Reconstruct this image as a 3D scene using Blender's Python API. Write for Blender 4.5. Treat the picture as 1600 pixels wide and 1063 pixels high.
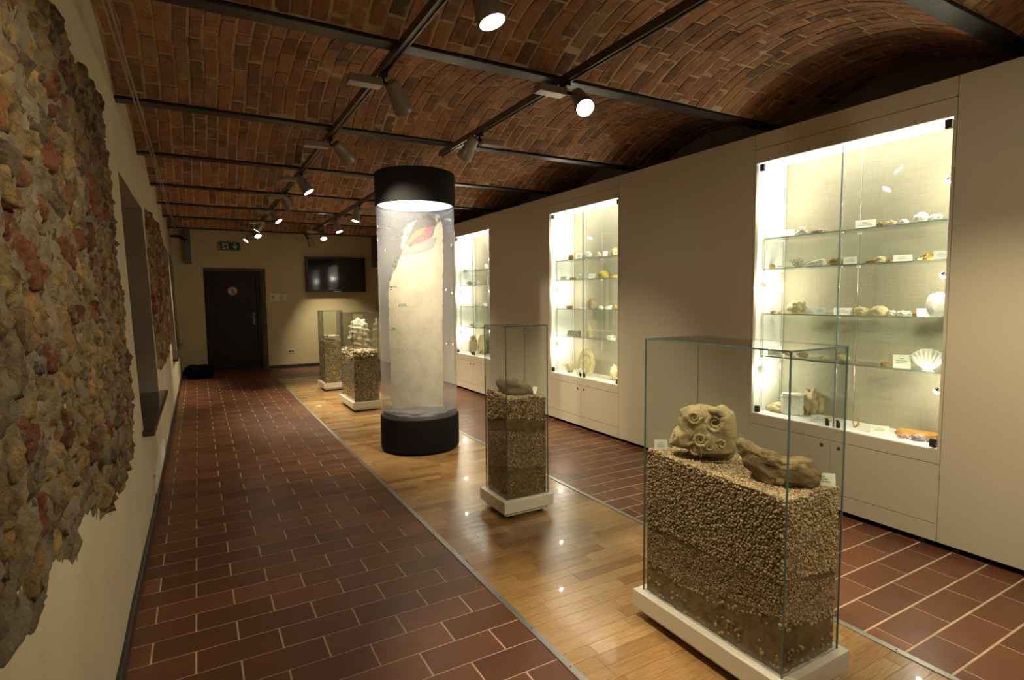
import bpy, bmesh, math, random
import numpy as np
from mathutils import Vector, Matrix, Quaternion, noise
PI = math.pi
random.seed(7); rng = np.random.default_rng(7)
S = bpy.context.scene
for o in list(bpy.data.objects): bpy.data.objects.remove(o)
COL = S.collection

# ------------------------------------------------------------------ camera
cd = bpy.data.cameras.new('camera'); cam = bpy.data.objects.new('camera', cd); COL.objects.link(cam)
cd.sensor_width = 36; cd.lens = 36 * 867.0 / 1600; cd.clip_start = 0.02
yaw, pit, rol = .51414, .07717, .00994
fw = Vector((math.sin(yaw)*math.cos(pit), math.cos(yaw)*math.cos(pit), -math.sin(pit)))
rt = Vector((math.cos(yaw), -math.sin(yaw), 0)); dn = fw.cross(rt)
rt2 = math.cos(rol)*rt + math.sin(rol)*dn; dn2 = -math.sin(rol)*rt + math.cos(rol)*dn
m = Matrix((rt2, -dn2, -fw)).transposed().to_4x4(); m.translation = Vector((0, 0, 1.4))
cam.matrix_world = m
S.camera = cam
CAM = np.array([0, 0, 1.4]); FW = np.array(fw)

# ------------------------------------------------------------------ world, exposure
w = bpy.data.worlds.new('world'); S.world = w; w.use_nodes = True
w.node_tree.nodes['Background'].inputs[0].default_value = (1.0, .82, .6, 1)
w.node_tree.nodes['Background'].inputs[1].default_value = 0.02
vs = S.view_settings; vs.view_transform = 'Standard'; vs.look = 'None'; vs.exposure = 0.1; vs.gamma = 1.0; vs.use_curve_mapping = False

SPOT_W = 150.0         # watts of each track spotlight
CASE_E = 5.5          # emission of the showcase light panels
COLUMN_E = 2.3         # emission of the lamp in the column

# ------------------------------------------------------------------ helpers
def tag(o, label=None, cat=None, group=None, kind=None):
    if label: o['label'] = label
    if cat: o['category'] = cat
    if group: o['group'] = group
    if kind: o['kind'] = kind
    return o

def empty(name, loc, label=None, cat=None, group=None, kind=None):
    o = bpy.data.objects.new(name, None); COL.objects.link(o); o.location = loc
    o.empty_display_size = .05
    return tag(o, label, cat, group, kind)

def mesh_obj(name, verts, faces, mats, parent=None, midx=None, smooth=False, tint=None, origin=None, uv=None):
    V = np.asarray(verts, float).reshape(-1, 3)
    c = (V.min(0) + V.max(0)) / 2 if origin is None else np.asarray(origin, float)
    if origin is None and parent is None: c[2] = V[:, 2].min()
    me = bpy.data.meshes.new(name)
    me.from_pydata((V - c).tolist(), [], faces)
    if not isinstance(mats, (list, tuple)): mats = [mats]
    for mm in mats: me.materials.append(mm)
    if midx is not None: me.polygons.foreach_set('material_index', midx)
    if smooth: me.polygons.foreach_set('use_smooth', [True]*len(me.polygons))
    if tint is not None:
        a = me.attributes.new('tint', 'FLOAT', 'POINT')
        a.data.foreach_set('value', np.broadcast_to(np.asarray(tint, float), (len(V),)).copy() if np.ndim(tint) == 0 else tint)
    me.update()
    o = bpy.data.objects.new(name, me); COL.objects.link(o)
    if parent is not None:
        o.parent = parent; c = c - np.array(world_loc(parent))
    o.location = c.tolist()
    return o

def world_loc(o):
    l = Vector(o.location)
    while o.parent: o = o.parent; l = l + Vector(o.location)
    return l

class MB:
    def __init__(s): s.v = []; s.f = []; s.m = []; s.sm = False
    def add(s, vs_, fs, mi=0):
        n = len(s.v); s.v += [tuple(p) for p in vs_]; s.f += [tuple(i+n for i in f) for f in fs]; s.m += [mi]*len(fs); return s
    def box(s, x0, x1, y0, y1, z0, z1, mi=0):
        v = [(x, y, z) for x in (x0, x1) for y in (y0, y1) for z in (z0, z1)]
        return s.add(v, [(0,1,3,2), (4,6,7,5), (0,4,5,1), (2,3,7,6), (0,2,6,4), (1,5,7,3)], mi)
    def tube(s, p0, p1, r0, r1=None, n=16, mi=0, caps=True):
        r1 = r0 if r1 is None else r1
        p0 = Vector(p0); p1 = Vector(p1); d = (p1-p0).normalized()
        a = d.orthogonal().normalized(); b = d.cross(a)
        v = []
        for p, r in ((p0, r0), (p1, r1)):
            v += [tuple(p + a*r*math.cos(t) + b*r*math.sin(t)) for t in [2*PI*i/n for i in range(n)]]
        f = [(i, (i+1) % n, n+(i+1) % n, n+i) for i in range(n)]
        if caps: f += [tuple(range(n))[::-1], tuple(range(n, 2*n))]
        return s.add(v, f, mi)
    def lathe(s, c, prof, n=48, mi=0):
        # prof: list of (r, z)
        v = []
        for r, z in prof: v += [(c[0]+r*math.cos(2*PI*i/n), c[1]+r*math.sin(2*PI*i/n), c[2]+z) for i in range(n)]
        f = []
        for k in range(len(prof)-1):
            f += [(k*n+i, k*n+(i+1) % n, (k+1)*n+(i+1) % n, (k+1)*n+i) for i in range(n)]
        return s.add(v, f, mi)
    def prism(s, pts, y0, y1, mi=0, axis='y'):
        n = len(pts); v = []
        for q in (y0, y1):
            for a, b in pts: v.append((a, q, b) if axis == 'y' else ((q, a, b) if axis == 'x' else (a, b, q)))
        return s.add(v, [tuple(range(n)), tuple(range(n, 2*n))[::-1]] + [(i, i+n, (i+1) % n+n, (i+1) % n) for i in range(n)], mi)
    def build(s, name, mats, parent=None, smooth=False, origin=None, bevel=0, seg=2):
        o = mesh_obj(name, s.v, s.f, mats, parent, s.m, smooth, origin=origin)
        bm = bmesh.new(); bm.from_mesh(o.data); bmesh.ops.recalc_face_normals(bm, faces=bm.faces); bm.to_mesh(o.data); bm.free()
        if bevel:
            b = o.modifiers.new('bevel', 'BEVEL'); b.width = bevel; b.segments = seg; b.limit_method = 'ANGLE'; b.angle_limit = math.radians(40)
        return o

def copy_tree(o, parent=None):
    c = o.copy(); COL.objects.link(c); c.parent = parent
    for ch in list(o.children): copy_tree(ch, c)
    return c

# ------------------------------------------------------------------ materials
def M(name, col, rough=.6, metal=0, spec=.5, emit=None, es=0, coat=0):
    m = bpy.data.materials.new(name); m.use_nodes = True
    p = m.node_tree.nodes['Principled BSDF']
    p.inputs['Base Color'].default_value = (*col, 1); p.inputs['Roughness'].default_value = rough
    p.inputs['Metallic'].default_value = metal; p.inputs['Specular IOR Level'].default_value = spec
    p.inputs['Coat Weight'].default_value = coat
    if emit: p.inputs['Emission Color'].default_value = (*emit, 1); p.inputs['Emission Strength'].default_value = es
    return m

class NT:
    def __init__(s, m): s.m = m; s.t = m.node_tree; s.n = s.t.nodes; s.p = s.n['Principled BSDF']
    def node(s, typ, **k):
        n = s.n.new(typ)
        for a, b in k.items():
            if a.startswith('i_'):
                key = a[2:].replace('_', ' '); n.inputs[key].default_value = b
            else: setattr(n, a, b)
        return n
    def link(s, a, b): s.t.links.new(a, b)
    def noise(s, scale, detail=4, rough=.55, co=None, dist=0):
        n = s.node('ShaderNodeTexNoise'); n.inputs['Scale'].default_value = scale; n.inputs['Detail'].default_value = detail
        n.inputs['Roughness'].default_value = rough; n.inputs['Distortion'].default_value = dist
        if co: s.link(co, n.inputs['Vector'])
        return n.outputs['Fac']
    def ramp(s, fac, stops, interp='LINEAR'):
        r = s.node('ShaderNodeValToRGB'); r.color_ramp.interpolation = interp
        e = r.color_ramp.elements
        while len(e) < len(stops): e.new(.5)
        for el, (p, c) in zip(e, stops): el.position = p; el.color = (*c, 1) if len(c) == 3 else c
        s.link(fac, r.inputs['Fac']); return r.outputs['Color']
    def mix(s, fac, a, b, mode='MIX'):
        x = s.node('ShaderNodeMix', data_type='RGBA', blend_type=mode)
        for sock, val in ((x.inputs['Factor'], fac), (x.inputs[6], a), (x.inputs[7], b)):
            if hasattr(val, 'is_linked'): s.link(val, sock)
            else: sock.default_value = val if not isinstance(val, tuple) else ((*val, 1) if len(val) == 3 else val)
        return x.outputs[2]
    def math(s, op, a, b=0):
        x = s.node('ShaderNodeMath', operation=op)
        for sock, val in ((x.inputs[0], a), (x.inputs[1], b)):
            if hasattr(val, 'is_linked'): s.link(val, sock)
            else: sock.default_value = val
        return x.outputs[0]
    def bump(s, h, strength=.3, dist=.01):
        b = s.node('ShaderNodeBump'); b.inputs['Strength'].default_value = strength; b.inputs['Distance'].default_value = dist
        s.link(h, b.inputs['Height']); s.link(b.outputs[0], s.p.inputs['Normal'])
    def co(s, kind='Object'):
        g = s.node('ShaderNodeNewGeometry') if kind == 'World' else s.node('ShaderNodeTexCoord')
        return g.outputs['Position'] if kind == 'World' else g.outputs[kind]
    def attr(s, name='tint'):
        a = s.node('ShaderNodeAttribute'); a.attribute_name = name; return a.outputs['Fac']
    def map(s, co, scale=(1, 1, 1), loc=(0, 0, 0)):
        m_ = s.node('ShaderNodeMapping'); m_.inputs['Scale'].default_value = scale; m_.inputs['Location'].default_value = loc
        s.link(co, m_.inputs['Vector']); return m_.outputs[0]

def glass_mat(name, tint, amount=1.0, rough=0.0, haze=0.0, hazecol=(.8, .82, .85)):
    # thin clear sheet: lets light straight through, mirrors a little by Fresnel
    m = bpy.data.materials.new(name); m.use_nodes = True; t = m.node_tree; t.nodes.clear()
    out = t.nodes.new('ShaderNodeOutputMaterial'); mx = t.nodes.new('ShaderNodeMixShader')
    tr = t.nodes.new('ShaderNodeBsdfTransparent'); tr.inputs[0].default_value = (*tint, 1)
    gl = t.nodes.new('ShaderNodeBsdfGlossy'); gl.inputs['Roughness'].default_value = rough
    fr = t.nodes.new('ShaderNodeFresnel'); 
    ge = t.nodes.new('ShaderNodeNewGeometry'); io = t.nodes.new('ShaderNodeMath'); io.operation = 'MULTIPLY_ADD'   # same index seen from either side of the thin sheet
    io.inputs[1].default_value = 1/1.45 - 1.45; io.inputs[2].default_value = 1.45; t.links.new(ge.outputs['Backfacing'], io.inputs[0]); t.links.new(io.outputs[0], fr.inputs[0])
    mu = t.nodes.new('ShaderNodeMath'); mu.operation = 'MULTIPLY'; mu.inputs[1].default_value = amount
    t.links.new(fr.outputs[0], mu.inputs[0]); t.links.new(mu.outputs[0], mx.inputs[0])
    t.links.new(tr.outputs[0], mx.inputs[1]); t.links.new(gl.outputs[0], mx.inputs[2])
    last = mx.outputs[0]
    if haze:
        df = t.nodes.new('ShaderNodeBsdfTranslucent'); df.inputs[0].default_value = (*hazecol, 1)
        d2 = t.nodes.new('ShaderNodeBsdfDiffuse'); d2.inputs[0].default_value = (*hazecol, 1)
        ad = t.nodes.new('ShaderNodeMixShader'); ad.inputs[0].default_value = .5
        t.links.new(df.outputs[0], ad.inputs[1]); t.links.new(d2.outputs[0], ad.inputs[2])
        m2 = t.nodes.new('ShaderNodeMixShader'); m2.inputs[0].default_value = haze
        t.links.new(last, m2.inputs[1]); t.links.new(ad.outputs[0], m2.inputs[2]); last = m2.outputs[0]
    t.links.new(last, out.inputs[0]); return m

MAT = {}
# brick: fired clay, sooty and smeared with lime mortar
m = M('brick', (.25, .09, .035), .9); n = NT(m); g = n.co('World')
base = n.ramp(n.attr(), [(0, (.17, .095, .06)), (.15, (.25, .125, .07)), (.5, (.33, .15, .07)), (.8, (.40, .185, .085)), (1, (.30, .185, .11))])
d = n.noise(9, 6, .7, g); soot = n.ramp(d, [(.30, (.35, .32, .3)), (.5, (1, 1, 1))])
c = n.mix(.9, base, soot, 'MULTIPLY')
c = n.mix(.6, c, n.ramp(n.noise(1.7, 4, .6, g), [(.3, (.55, .5, .47)), (.65, (1.2, 1.15, 1.05))]), 'MULTIPLY')
sm = n.ramp(n.noise(17, 8, .72, g, .6), [(.52, (0, 0, 0)), (.66, (1, 1, 1))])
c = n.mix(n.math('MULTIPLY', sm, .6), c, (.44, .31, .17))
n.link(c, n.p.inputs['Base Color']); n.bump(n.noise(55, 6, .7, g), .6, .012); MAT['brick'] = m
m = M('lime_mortar', (.30, .2, .11), .95); n = NT(m); g = n.co('World')
c = n.ramp(n.noise(8, 8, .7, g), [(.3, (.25, .18, .10)), (.5, (.48, .36, .20)), (.75, (.60, .46, .28))])
n.link(c, n.p.inputs['Base Color']); n.bump(n.noise(60, 6, .7, g), .7, .012); MAT['mortar'] = m
# terracotta tile
m = M('terracotta_tile', (.3, .09, .04), .34, spec=.35); n = NT(m); g = n.co('World')
base = n.ramp(n.attr(), [(0, (.125, .052, .028)), (.5, (.165, .066, .033)), (1, (.21, .082, .039))])
c = n.mix(.35, base, n.ramp(n.noise(5, 5, .6, g), [(.3, (.6, .58, .56)), (.7, (1.15, 1.12, 1.1))]), 'MULTIPLY')
n.link(c, n.p.inputs['Base Color']); n.link(n.ramp(n.noise(9, 4, .6, g), [(.3, (.28,)*3), (.7, (.40,)*3)]), n.p.inputs['Roughness'])
n.bump(n.noise(12, 4, .5, g), .10, .004); MAT['tile'] = m
m = M('tile_grout', (.42, .30, .19), .9); n = NT(m); g = n.co('World')
n.link(n.ramp(n.noise(12, 5, .6, g), [(.3, (.40, .30, .19)), (.7, (.62, .48, .32))]), n.p.inputs['Base Color']); MAT['grout'] = m
# parquet
m = M('oak_strip', (.4, .22, .09), .25, spec=.5, coat=.15); n = NT(m); g = n.co('World')
base = n.ramp(n.attr(), [(0, (.29, .155, .052)), (.35, (.38, .22, .082)), (.7, (.45, .275, .11)), (1, (.53, .34, .15))])
gr = n.noise(10, 8, .65, n.map(g, (.9, 14, 1)), 1.2)
c = n.mix(.7, base, n.ramp(gr, [(.35, (.55, .5, .45)), (.6, (1.1, 1.1, 1.1))]), 'MULTIPLY')
n.link(c, n.p.inputs['Base Color']); n.bump(gr, .05, .002); MAT['oak'] = m
MAT['seam'] = M('parquet_seam', (.12, .06, .025), .6)
# painted plaster
def plaster(name, a, b, bs=.25, sc=3):
    m = M(name, a, .9, spec=.2); n = NT(m); g = n.co('World')
    n.link(n.ramp(n.noise(sc, 6, .6, g), [(.3, a), (.7, b)]), n.p.inputs['Base Color']); n.bump(n.noise(40, 6, .6, g), bs, .006); return m
MAT['plaster'] = plaster('cream_plaster', (.50, .44, .30), (.57, .50, .34), .35)
MAT['plaster_back'] = plaster('yellow_plaster', (.62, .53, .32), (.66, .57, .35), .1)
MAT['plaster_grey'] = plaster('grey_plaster', (.22, .2, .165), (.27, .24, .2), .2)
MAT['reveal'] = plaster('shade_toned_reveal', (.30, .26, .19), (.35, .30, .22), .1)  # plaster tone darkened to paint in the shade of the recesses
# rubble
m = M('rubble_stone', (.3, .2, .1), .95); n = NT(m); g = n.co('World')
base = n.ramp(n.attr(), [(0, (.46, .31, .13)), (.18, (.58, .40, .17)), (.36, (.64, .45, .19)), (.5, (.36, .27, .155)), (.62, (.22, .175, .115)), (.70, (.46, .26, .10)), (.82, (.40, .155, .06)), (1, (.32, .11, .05))], 'LINEAR')
c = n.mix(.8, base, n.ramp(n.noise(16, 8, .7, g), [(.38, (.10, .085, .07)), (.48, (.62, .58, .52)), (.66, (1.4, 1.25, 1.0))]), 'MULTIPLY')  # dark noise spots paint in the shade of pits between stones
c = n.mix(n.math('MULTIPLY', n.ramp(n.noise(30, 8, .75, g, .4), [(.55, (0, 0, 0)), (.63, (1, 1, 1))]), .5), c, (.46, .34, .18))
n.link(c, n.p.inputs['Base Color']); n.bump(n.noise(38, 8, .78, g), 1.0, .045); MAT['rubble'] = m
m = M('rubble_mortar', (.3, .23, .14), .95); n = NT(m); g = n.co('World')
c = n.ramp(n.noise(10, 8, .7, g, .5), [(.34, (.08, .06, .035)), (.43, (.28, .22, .13)), (.58, (.42, .34, .21)), (.72, (.54, .42, .24))])  # darkest noise tones paint in the shade of mortar cavities
n.link(c, n.p.inputs['Base Color']); n.bump(n.noise(38, 8, .78, g), 1.0, .035); MAT['rmortar'] = m

MAT['steel'] = M('dark_painted_steel', (.035, .037, .038), .38, metal=.3)
m = MAT['steel']; n = NT(m); g = n.co('World'); n.bump(n.noise(30, 6, .6, g), .3, .006)
MAT['skirt'] = M('dark_skirting', (.03, .026, .022), .35)
MAT['alu'] = M('grey_aluminium', (.42, .41, .38), .35, metal=.8)
MAT['lampgrey'] = M('silver_grey_lacquer', (.30, .27, .22), .38, metal=.35)
MAT['track'] = M('bronze_grey_track', (.10, .09, .075), .35, metal=.5)
MAT['black'] = M('black_plastic', (.008, .008, .009), .4)
MAT['blackfelt'] = M('matt_black_laminate', (.010, .0095, .0095), .85, spec=.15)
MAT['blackcloth'] = M('black_cloth', (.006, .006, .007), .95, spec=.1)
MAT['panel'] = M('beige_lacquered_board', (.54, .485, .37), .42, spec=.35)
n = NT(MAT['panel']); n.bump(n.noise(120, 3, .5, n.co('World')), .04, .002)
MAT['white'] = M('white_lacquer', (.78, .73, .62), .35)
MAT['whitein'] = M('white_interior', (.85, .84, .80), .5)
m = M('linen_backcloth', (.5, .45, .3), .95); n = NT(m); g = n.co('World')
wv = n.math('ADD', n.noise(60, 3, .6, n.map(g, (1, .12, 4))), n.noise(60, 3, .6, n.map(g, (1, 4, .12))))
n.link(n.ramp(n.math('MULTIPLY', wv, .5), [(.35, (.30, .275, .19)), (.65, (.39, .365, .26))]), n.p.inputs['Base Color']); n.bump(wv, .2, .002); MAT['linen'] = m
MAT['glass'] = glass_mat('clear_glass', (.965, .985, .975), 1.0)
MAT['shelfglass'] = glass_mat('shelf_glass', (.93, .975, .955), 1.0)
MAT['edge'] = glass_mat('green_glass_edge', (.34, .46, .43), 3.0, .05, .4, (.26, .36, .34))
MAT['edgelight'] = glass_mat('bright_glass_edge', (.6, .72, .68), 3.0, .05, .45, (.55, .66, .62))
MAT['acrylic'] = glass_mat('clear_acrylic', (.97, .97, .975), 1.15, .03, .23, (.72, .75, .82))
MAT['steelbrushed'] = M('brushed_nickel', (.22, .21, .19), .45, metal=.7)
MAT['chrome'] = M('chrome', (.7, .7, .7), .12, metal=1)
MAT['lampglow'] = M('lamp_glow', (1, 1, 1), .5, emit=(1, .87, .66), es=30)
MAT['caseglow'] = M('case_light_panel', (1, 1, 1), .5, emit=(1, .965, .88), es=CASE_E)
MAT['colglow'] = M('column_light_panel', (1, 1, 1), .5, emit=(.93, .94, 1.0), es=COLUMN_E)
m = M('dark_walnut_door', (.022, .015, .011), .38); n = NT(m); g = n.co('World')
n.link(n.ramp(n.noise(8, 6, .6, n.map(g, (12, 1, .8)), 1), [(.3, (.009, .006, .004)), (.7, (.024, .015, .009))]), n.p.inputs['Base Color']); n.p.inputs['Specular IOR Level'].default_value = .25; MAT['door'] = m
MAT['sill'] = M('brown_sill', (.05, .032, .026), .2)
MAT['screen'] = M('tv_screen', (.012, .011, .014), .07, spec=.6)
MAT['green'] = M('sign_green', (.012, .05, .04), .4)
MAT['signwhite'] = M('sign_white', (.55, .58, .5), .5)
MAT['signred'] = M('sign_red', (.35, .04, .03), .5)
MAT['print'] = M('grey_print', (.06, .055, .05), .7)
def stone_mat(name, a, b, c3, sc=12, bs=.6, rough=.85):
    m = M(name, a, rough, spec=.25); n = NT(m); g = n.co('Object')
    n.link(n.ramp(n.noise(sc, 8, .68, g), [(.28, a), (.5, b), (.75, c3)]), n.p.inputs['Base Color']); n.bump(n.noise(sc*4, 7, .7, g), bs, .008); return m
SM = {'w': stone_mat('white_stone', (.62, .57, .46), (.80, .77, .68), (.86, .84, .78), 25),
 'g': stone_mat('grey_stone', (.25, .24, .19), (.42, .40, .32), (.55, .52, .42), 30),
 'b': stone_mat('brown_white_stone', (.16, .08, .03), (.45, .34, .22), (.75, .70, .60), 30),
 'o': stone_mat('ochre_stone', (.22, .12, .03), (.42, .26, .08), (.55, .38, .14), 25),
 'y': stone_mat('cream_stone', (.46, .36, .14), (.62, .54, .30), (.74, .68, .46), 20),
 'Y': stone_mat('yellow_stone', (.36, .26, .04), (.62, .48, .10), (.70, .60, .22), 14),
 'r': stone_mat('orange_stone', (.40, .17, .03), (.60, .32, .08), (.70, .45, .16), 20),
 'p': stone_mat('pinkish_stone', (.45, .24, .16), (.60, .42, .32), (.70, .58, .48), 25),
 't': stone_mat('tan_stone', (.28, .19, .09), (.46, .36, .21), (.60, .50, .33), 14),
 'v': stone_mat('mauve_stone', (.28, .21, .22), (.46, .38, .38), (.60, .54, .50), 25)}
MAT['ammonite'] = stone_mat('sandy_limestone', (.22, .155, .07), (.40, .30, .15), (.50, .40, .215), 11, 1.0)
MAT['brownrock'] = stone_mat('brown_limestone', (.09, .058, .024), (.22, .15, .068), (.33, .245, .12), 11, 1.0)
MAT['nodule'] = stone_mat('grey_brown_nodule', (.13, .095, .06), (.21, .16, .105), (.27, .21, .14), 10, .5)
MAT['palerock'] = stone_mat('pale_fossil_rock', (.42, .34, .22), (.62, .54, .40), (.74, .68, .55), 16, .9)
def gravel_mat(name, stops):
    m = M(name, (.4, .3, .2), .9, spec=.2); n = NT(m); n.link(n.mix(.5, n.ramp(n.attr(), stops), n.ramp(n.noise(60, 4, .6, n.co('World')), [(.3, (.55, .5, .45)), (.7, (1.2, 1.2, 1.2))]), 'MULTIPLY'), n.p.inputs['Base Color'])
    n.bump(n.noise(300, 3, .6, n.co('World')), .4, .002); return m
MAT['gravel'] = gravel_mat('beige_gravel', [(0, (.28, .185, .10)), (.5, (.46, .335, .195)), (1, (.60, .46, .29))])
MAT['chips'] = gravel_mat('pale_shell_chips', [(0, (.28, .20, .11)), (.5, (.50, .40, .26)), (1, (.74, .66, .50))])
m = M('packed_sand', (.25, .16, .08), .95, spec=.15); n = NT(m); g = n.co('World')
n.link(n.ramp(n.noise(22, 8, .7, g), [(.3, (.16, .10, .05)), (.5, (.30, .20, .105)), (.75, (.44, .32, .18))]), n.p.inputs['Base Color'])
n.bump(n.noise(90, 8, .8, g), 1.0, .02); MAT['sand'] = m
m = M('printed_card', (.62, .62, .52), .5); MAT['cardg'] = m
MAT['cardw'] = M('white_card', (.80, .78, .70), .5)

# ------------------------------------------------------------------ pieces: many alike parts, the 300 largest in view as objects, the rest one mesh
FPX = 867.0
Rm = np.array([list(rt2), list(dn2), list(fw)])
def view_size(c, area, nrm):
    d = np.asarray(c) - CAM; q = Rm @ d
    if q[2] < .15: return 0
    u = 800 + FPX*q[0]/q[2]; v = 531.5 + FPX*q[1]/q[2]
    if u < -25 or u > 1625 or v < -25 or v > 1088: return 0
    r = np.linalg.norm(d)
    return area * abs(np.dot(d/r, nrm)) / (q[2]**2)
def place_pieces(name, pcs, mat, parent, rest_name, smooth=False, limit=300):
    # pcs: (verts, faces, tint, centre, area, normal)
    sc = [view_size(p[3], p[4], p[5]) for p in pcs]
    order = sorted(range(len(pcs)), key=lambda i: -sc[i])
    for i in order[:limit]:
        if sc[i] <= 0: break
        v, f, t = pcs[i][:3]; mesh_obj(name, v, f, mat, parent, smooth=smooth, tint=t)
    rest = order[limit:]
    rest = [i for i in order if i not in set(order[:limit]) or sc[i] <= 0]
    V = []; F = []; T = []; n = 0
    for i in rest:
        v, f, t = pcs[i][:3]; V.append(np.asarray(v)); F += [tuple(k+n for k in q) for q in f]; T.append(np.full(len(v), t)); n += len(v)
    if V:
        o = mesh_obj(rest_name, np.vstack(V), F, mat, parent, smooth=smooth, tint=np.concatenate(T)); o['kind'] = 'stuff'

def plate(x0, x1, y0, y1, zt, th, ch, jit=0):
    a = [(x0, y0), (x1, y0), (x1, y1), (x0, y1)]; b = [(x0+ch, y0+ch), (x1-ch, y0+ch), (x1-ch, y1-ch), (x0+ch, y1-ch)]
    v = [(x, y, zt-th) for x, y in a] + [(x, y, zt-ch) for x, y in a] + [(x, y, zt + rng.uniform(-jit, jit)) for x, y in b]
    f = [(8, 9, 10, 11)] + [(4+i, 4+(i+1) % 4, 8+(i+1) % 4, 8+i) for i in range(4)] + [(i, (i+1) % 4, 4+(i+1) % 4, 4+i) for i in range(4)]
    return v, f

# ------------------------------------------------------------------ floor
FL = MB(); FL.box(-.36, 4.06, -1.6, 12.5, -.12, -.0012, 0)
FL.box(1.17, 2.32, -1.6, 10.47, -.0011, -.0007, 1)
floor = FL.build('floor', [MAT['grout'], MAT['seam']]); tag(floor, 'terracotta tile and oak parquet floor', kind='structure')
pcs = []
def tiles(rx0, rx1, ry0, ry1, ox, hx, oy, py, gx, gy):
    r0 = int(math.floor((ry0-oy)/py)); r1 = int(math.ceil((ry1-oy)/py))
    for r in range(r0, r1):
        k0 = int(math.floor((rx0-ox)/(2*hx)))-1
        for k in range(k0, k0+int((rx1-rx0)/(2*hx))+4):
            xa = ox + (2*k + (r % 2))*hx; xb = xa + 2*hx; ya = oy + r*py; yb = ya + py
            xa, xb, ya, yb = max(xa+gx/2, rx0), min(xb-gx/2, rx1), max(ya+gy/2, ry0), min(yb-gy/2, ry1)
            if xb-xa < .02 or yb-ya < .02: continue
            v, f = plate(xa, xb, ya, yb, 0, .01, .0008, .0003)
            pcs.append((v, f, rng.random(), ((xa+xb)/2, (ya+yb)/2, 0), (xb-xa)*(yb-ya), (0, 0, 1)))
tiles(-.335, 1.155, -1.6, 10.5, -.0686, .1537, 2.316, .1534, .007, .005)
tiles(-.335, 4.0, 10.5, 12.45, -.0686, .1537, 2.316, .1534, .007, .005)
tiles(2.335, 4.0, -1.6, 10.5, 2.418, .1522, 1.051, .1547, .005, .009)
place_pieces('tile', pcs, MAT['tile'], floor, 'tiles_beyond')
pcs = []
y = -1.6
while y < 10.46:
    y1 = min(y+.0705, 10.468); x = 1.178 - rng.uniform(0, .4)
    while x < 2.314:
        L_ = rng.choice([.28, .36, .44, .52]); xa, xb = max(x, 1.178), min(x+L_, 2.314)
        if xb-xa > .015:
            v, f = plate(xa, xb-.0008, y, y1-.0008, 0, .008, .0005)
            pcs.append((v, f, float(np.clip(rng.normal(.5, .27), 0, 1)), ((xa+xb)/2, y+.035, 0), (xb-xa)*.07, (0, 0, 1)))
        x += L_
    y += .0705
place_pieces('plank', pcs, MAT['oak'], floor, 'planks_beyond')
def strip(name, x0, x1, y0, y1, lab):
    b = MB(); b.box(x0, x1, y0, y1, -.002, .004)
    o = b.build(name, MAT['alu'], bevel=.002); tag(o, lab, kind='structure')
    along = (y1-y0) > (x1-x0); Lg = max(x1-x0, y1-y0); s = MB(); nq = int(Lg/.28)
    for i in range(nq):
        t = (i+.5)/nq; c = ((x0+x1)/2, y0+t*(y1-y0), .0035) if along else (x0+t*(x1-x0), (y0+y1)/2, .0035)
        s.tube(c, (c[0], c[1], .0055), .004, .003, 8)
    sc = s.build('screws', MAT['steel'], o); sc['kind'] = 'stuff'
strip('trim_1', 1.15, 1.18, -1.6, 10.5, 'pale metal floor strip along the left edge of the parquet')
strip('trim_2', 2.312, 2.342, -1.6, 10.5, 'pale metal floor strip along the right edge of the parquet')
strip('trim_3', 1.18, 2.312, 10.465, 10.495, 'pale metal floor strip across the far end of the parquet')

# ------------------------------------------------------------------ left wall with window niches and exposed rubble
def wx(y, z):
    return -.31 - .028*z + .010*noise.noise(Vector((y*.9, z*.8, 3.1))) + .004*noise.noise(Vector((y*3, z*3, 9.1)))
NICHES = [(4.07, 5.66), (8.8, 10.35), (10.52, 11.95)]; NZ0, NZ1 = .61, 2.17
ys = sorted(set([round(v, 3) for v in np.arange(-1.6, 12.3, .125)] + [a for n_ in NICHES for a in n_])); ys = [y for y in ys if y <= 12.3]
zs = sorted(set([0] + [round(v, 3) for v in np.arange(.1, 3.0, .125)] + [NZ0, NZ1]))
V = [(wx(y, z), y, z) for y in ys for z in zs]; F = []; nz = len(zs)
for i in range(len(ys)-1):
    for k in range(nz-1):
        ym = (ys[i]+ys[i+1])/2; zm = (zs[k]+zs[k+1])/2
        if any(a < ym < b for a, b in NICHES) and NZ0 < zm < NZ1: continue
        F.append((i*nz+k, i*nz+k+1, (i+1)*nz+k+1, (i+1)*nz+k))
wl = mesh_obj('wall_left', V, F, MAT['plaster'], smooth=True); tag(wl, 'thick cream plastered wall with patches of bare rubble', kind='structure')
rv = MB()
for a, b in NICHES:
    zz = [z for z in zs if NZ0 <= z <= NZ1]; yy = [y for y in ys if a <= y <= b]
    for q in (a, b):
        for k in range(len(zz)-1): rv.add([(wx(q, zz[k]), q, zz[k]), (wx(q, zz[k+1]), q, zz[k+1]), (-.86, q, zz[k+1]), (-.86, q, zz[k])], [(0, 1, 2, 3)])
    for q in (NZ0, NZ1):
        for k in range(len(yy)-1): rv.add([(wx(yy[k], q), yy[k], q), (wx(yy[k+1], q), yy[k+1], q), (-.86, yy[k+1], q), (-.86, yy[k], q)], [(0, 1, 2, 3)])
r_ = mesh_obj('niche_lining', rv.v, rv.f, MAT['reveal'], wl)
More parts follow.
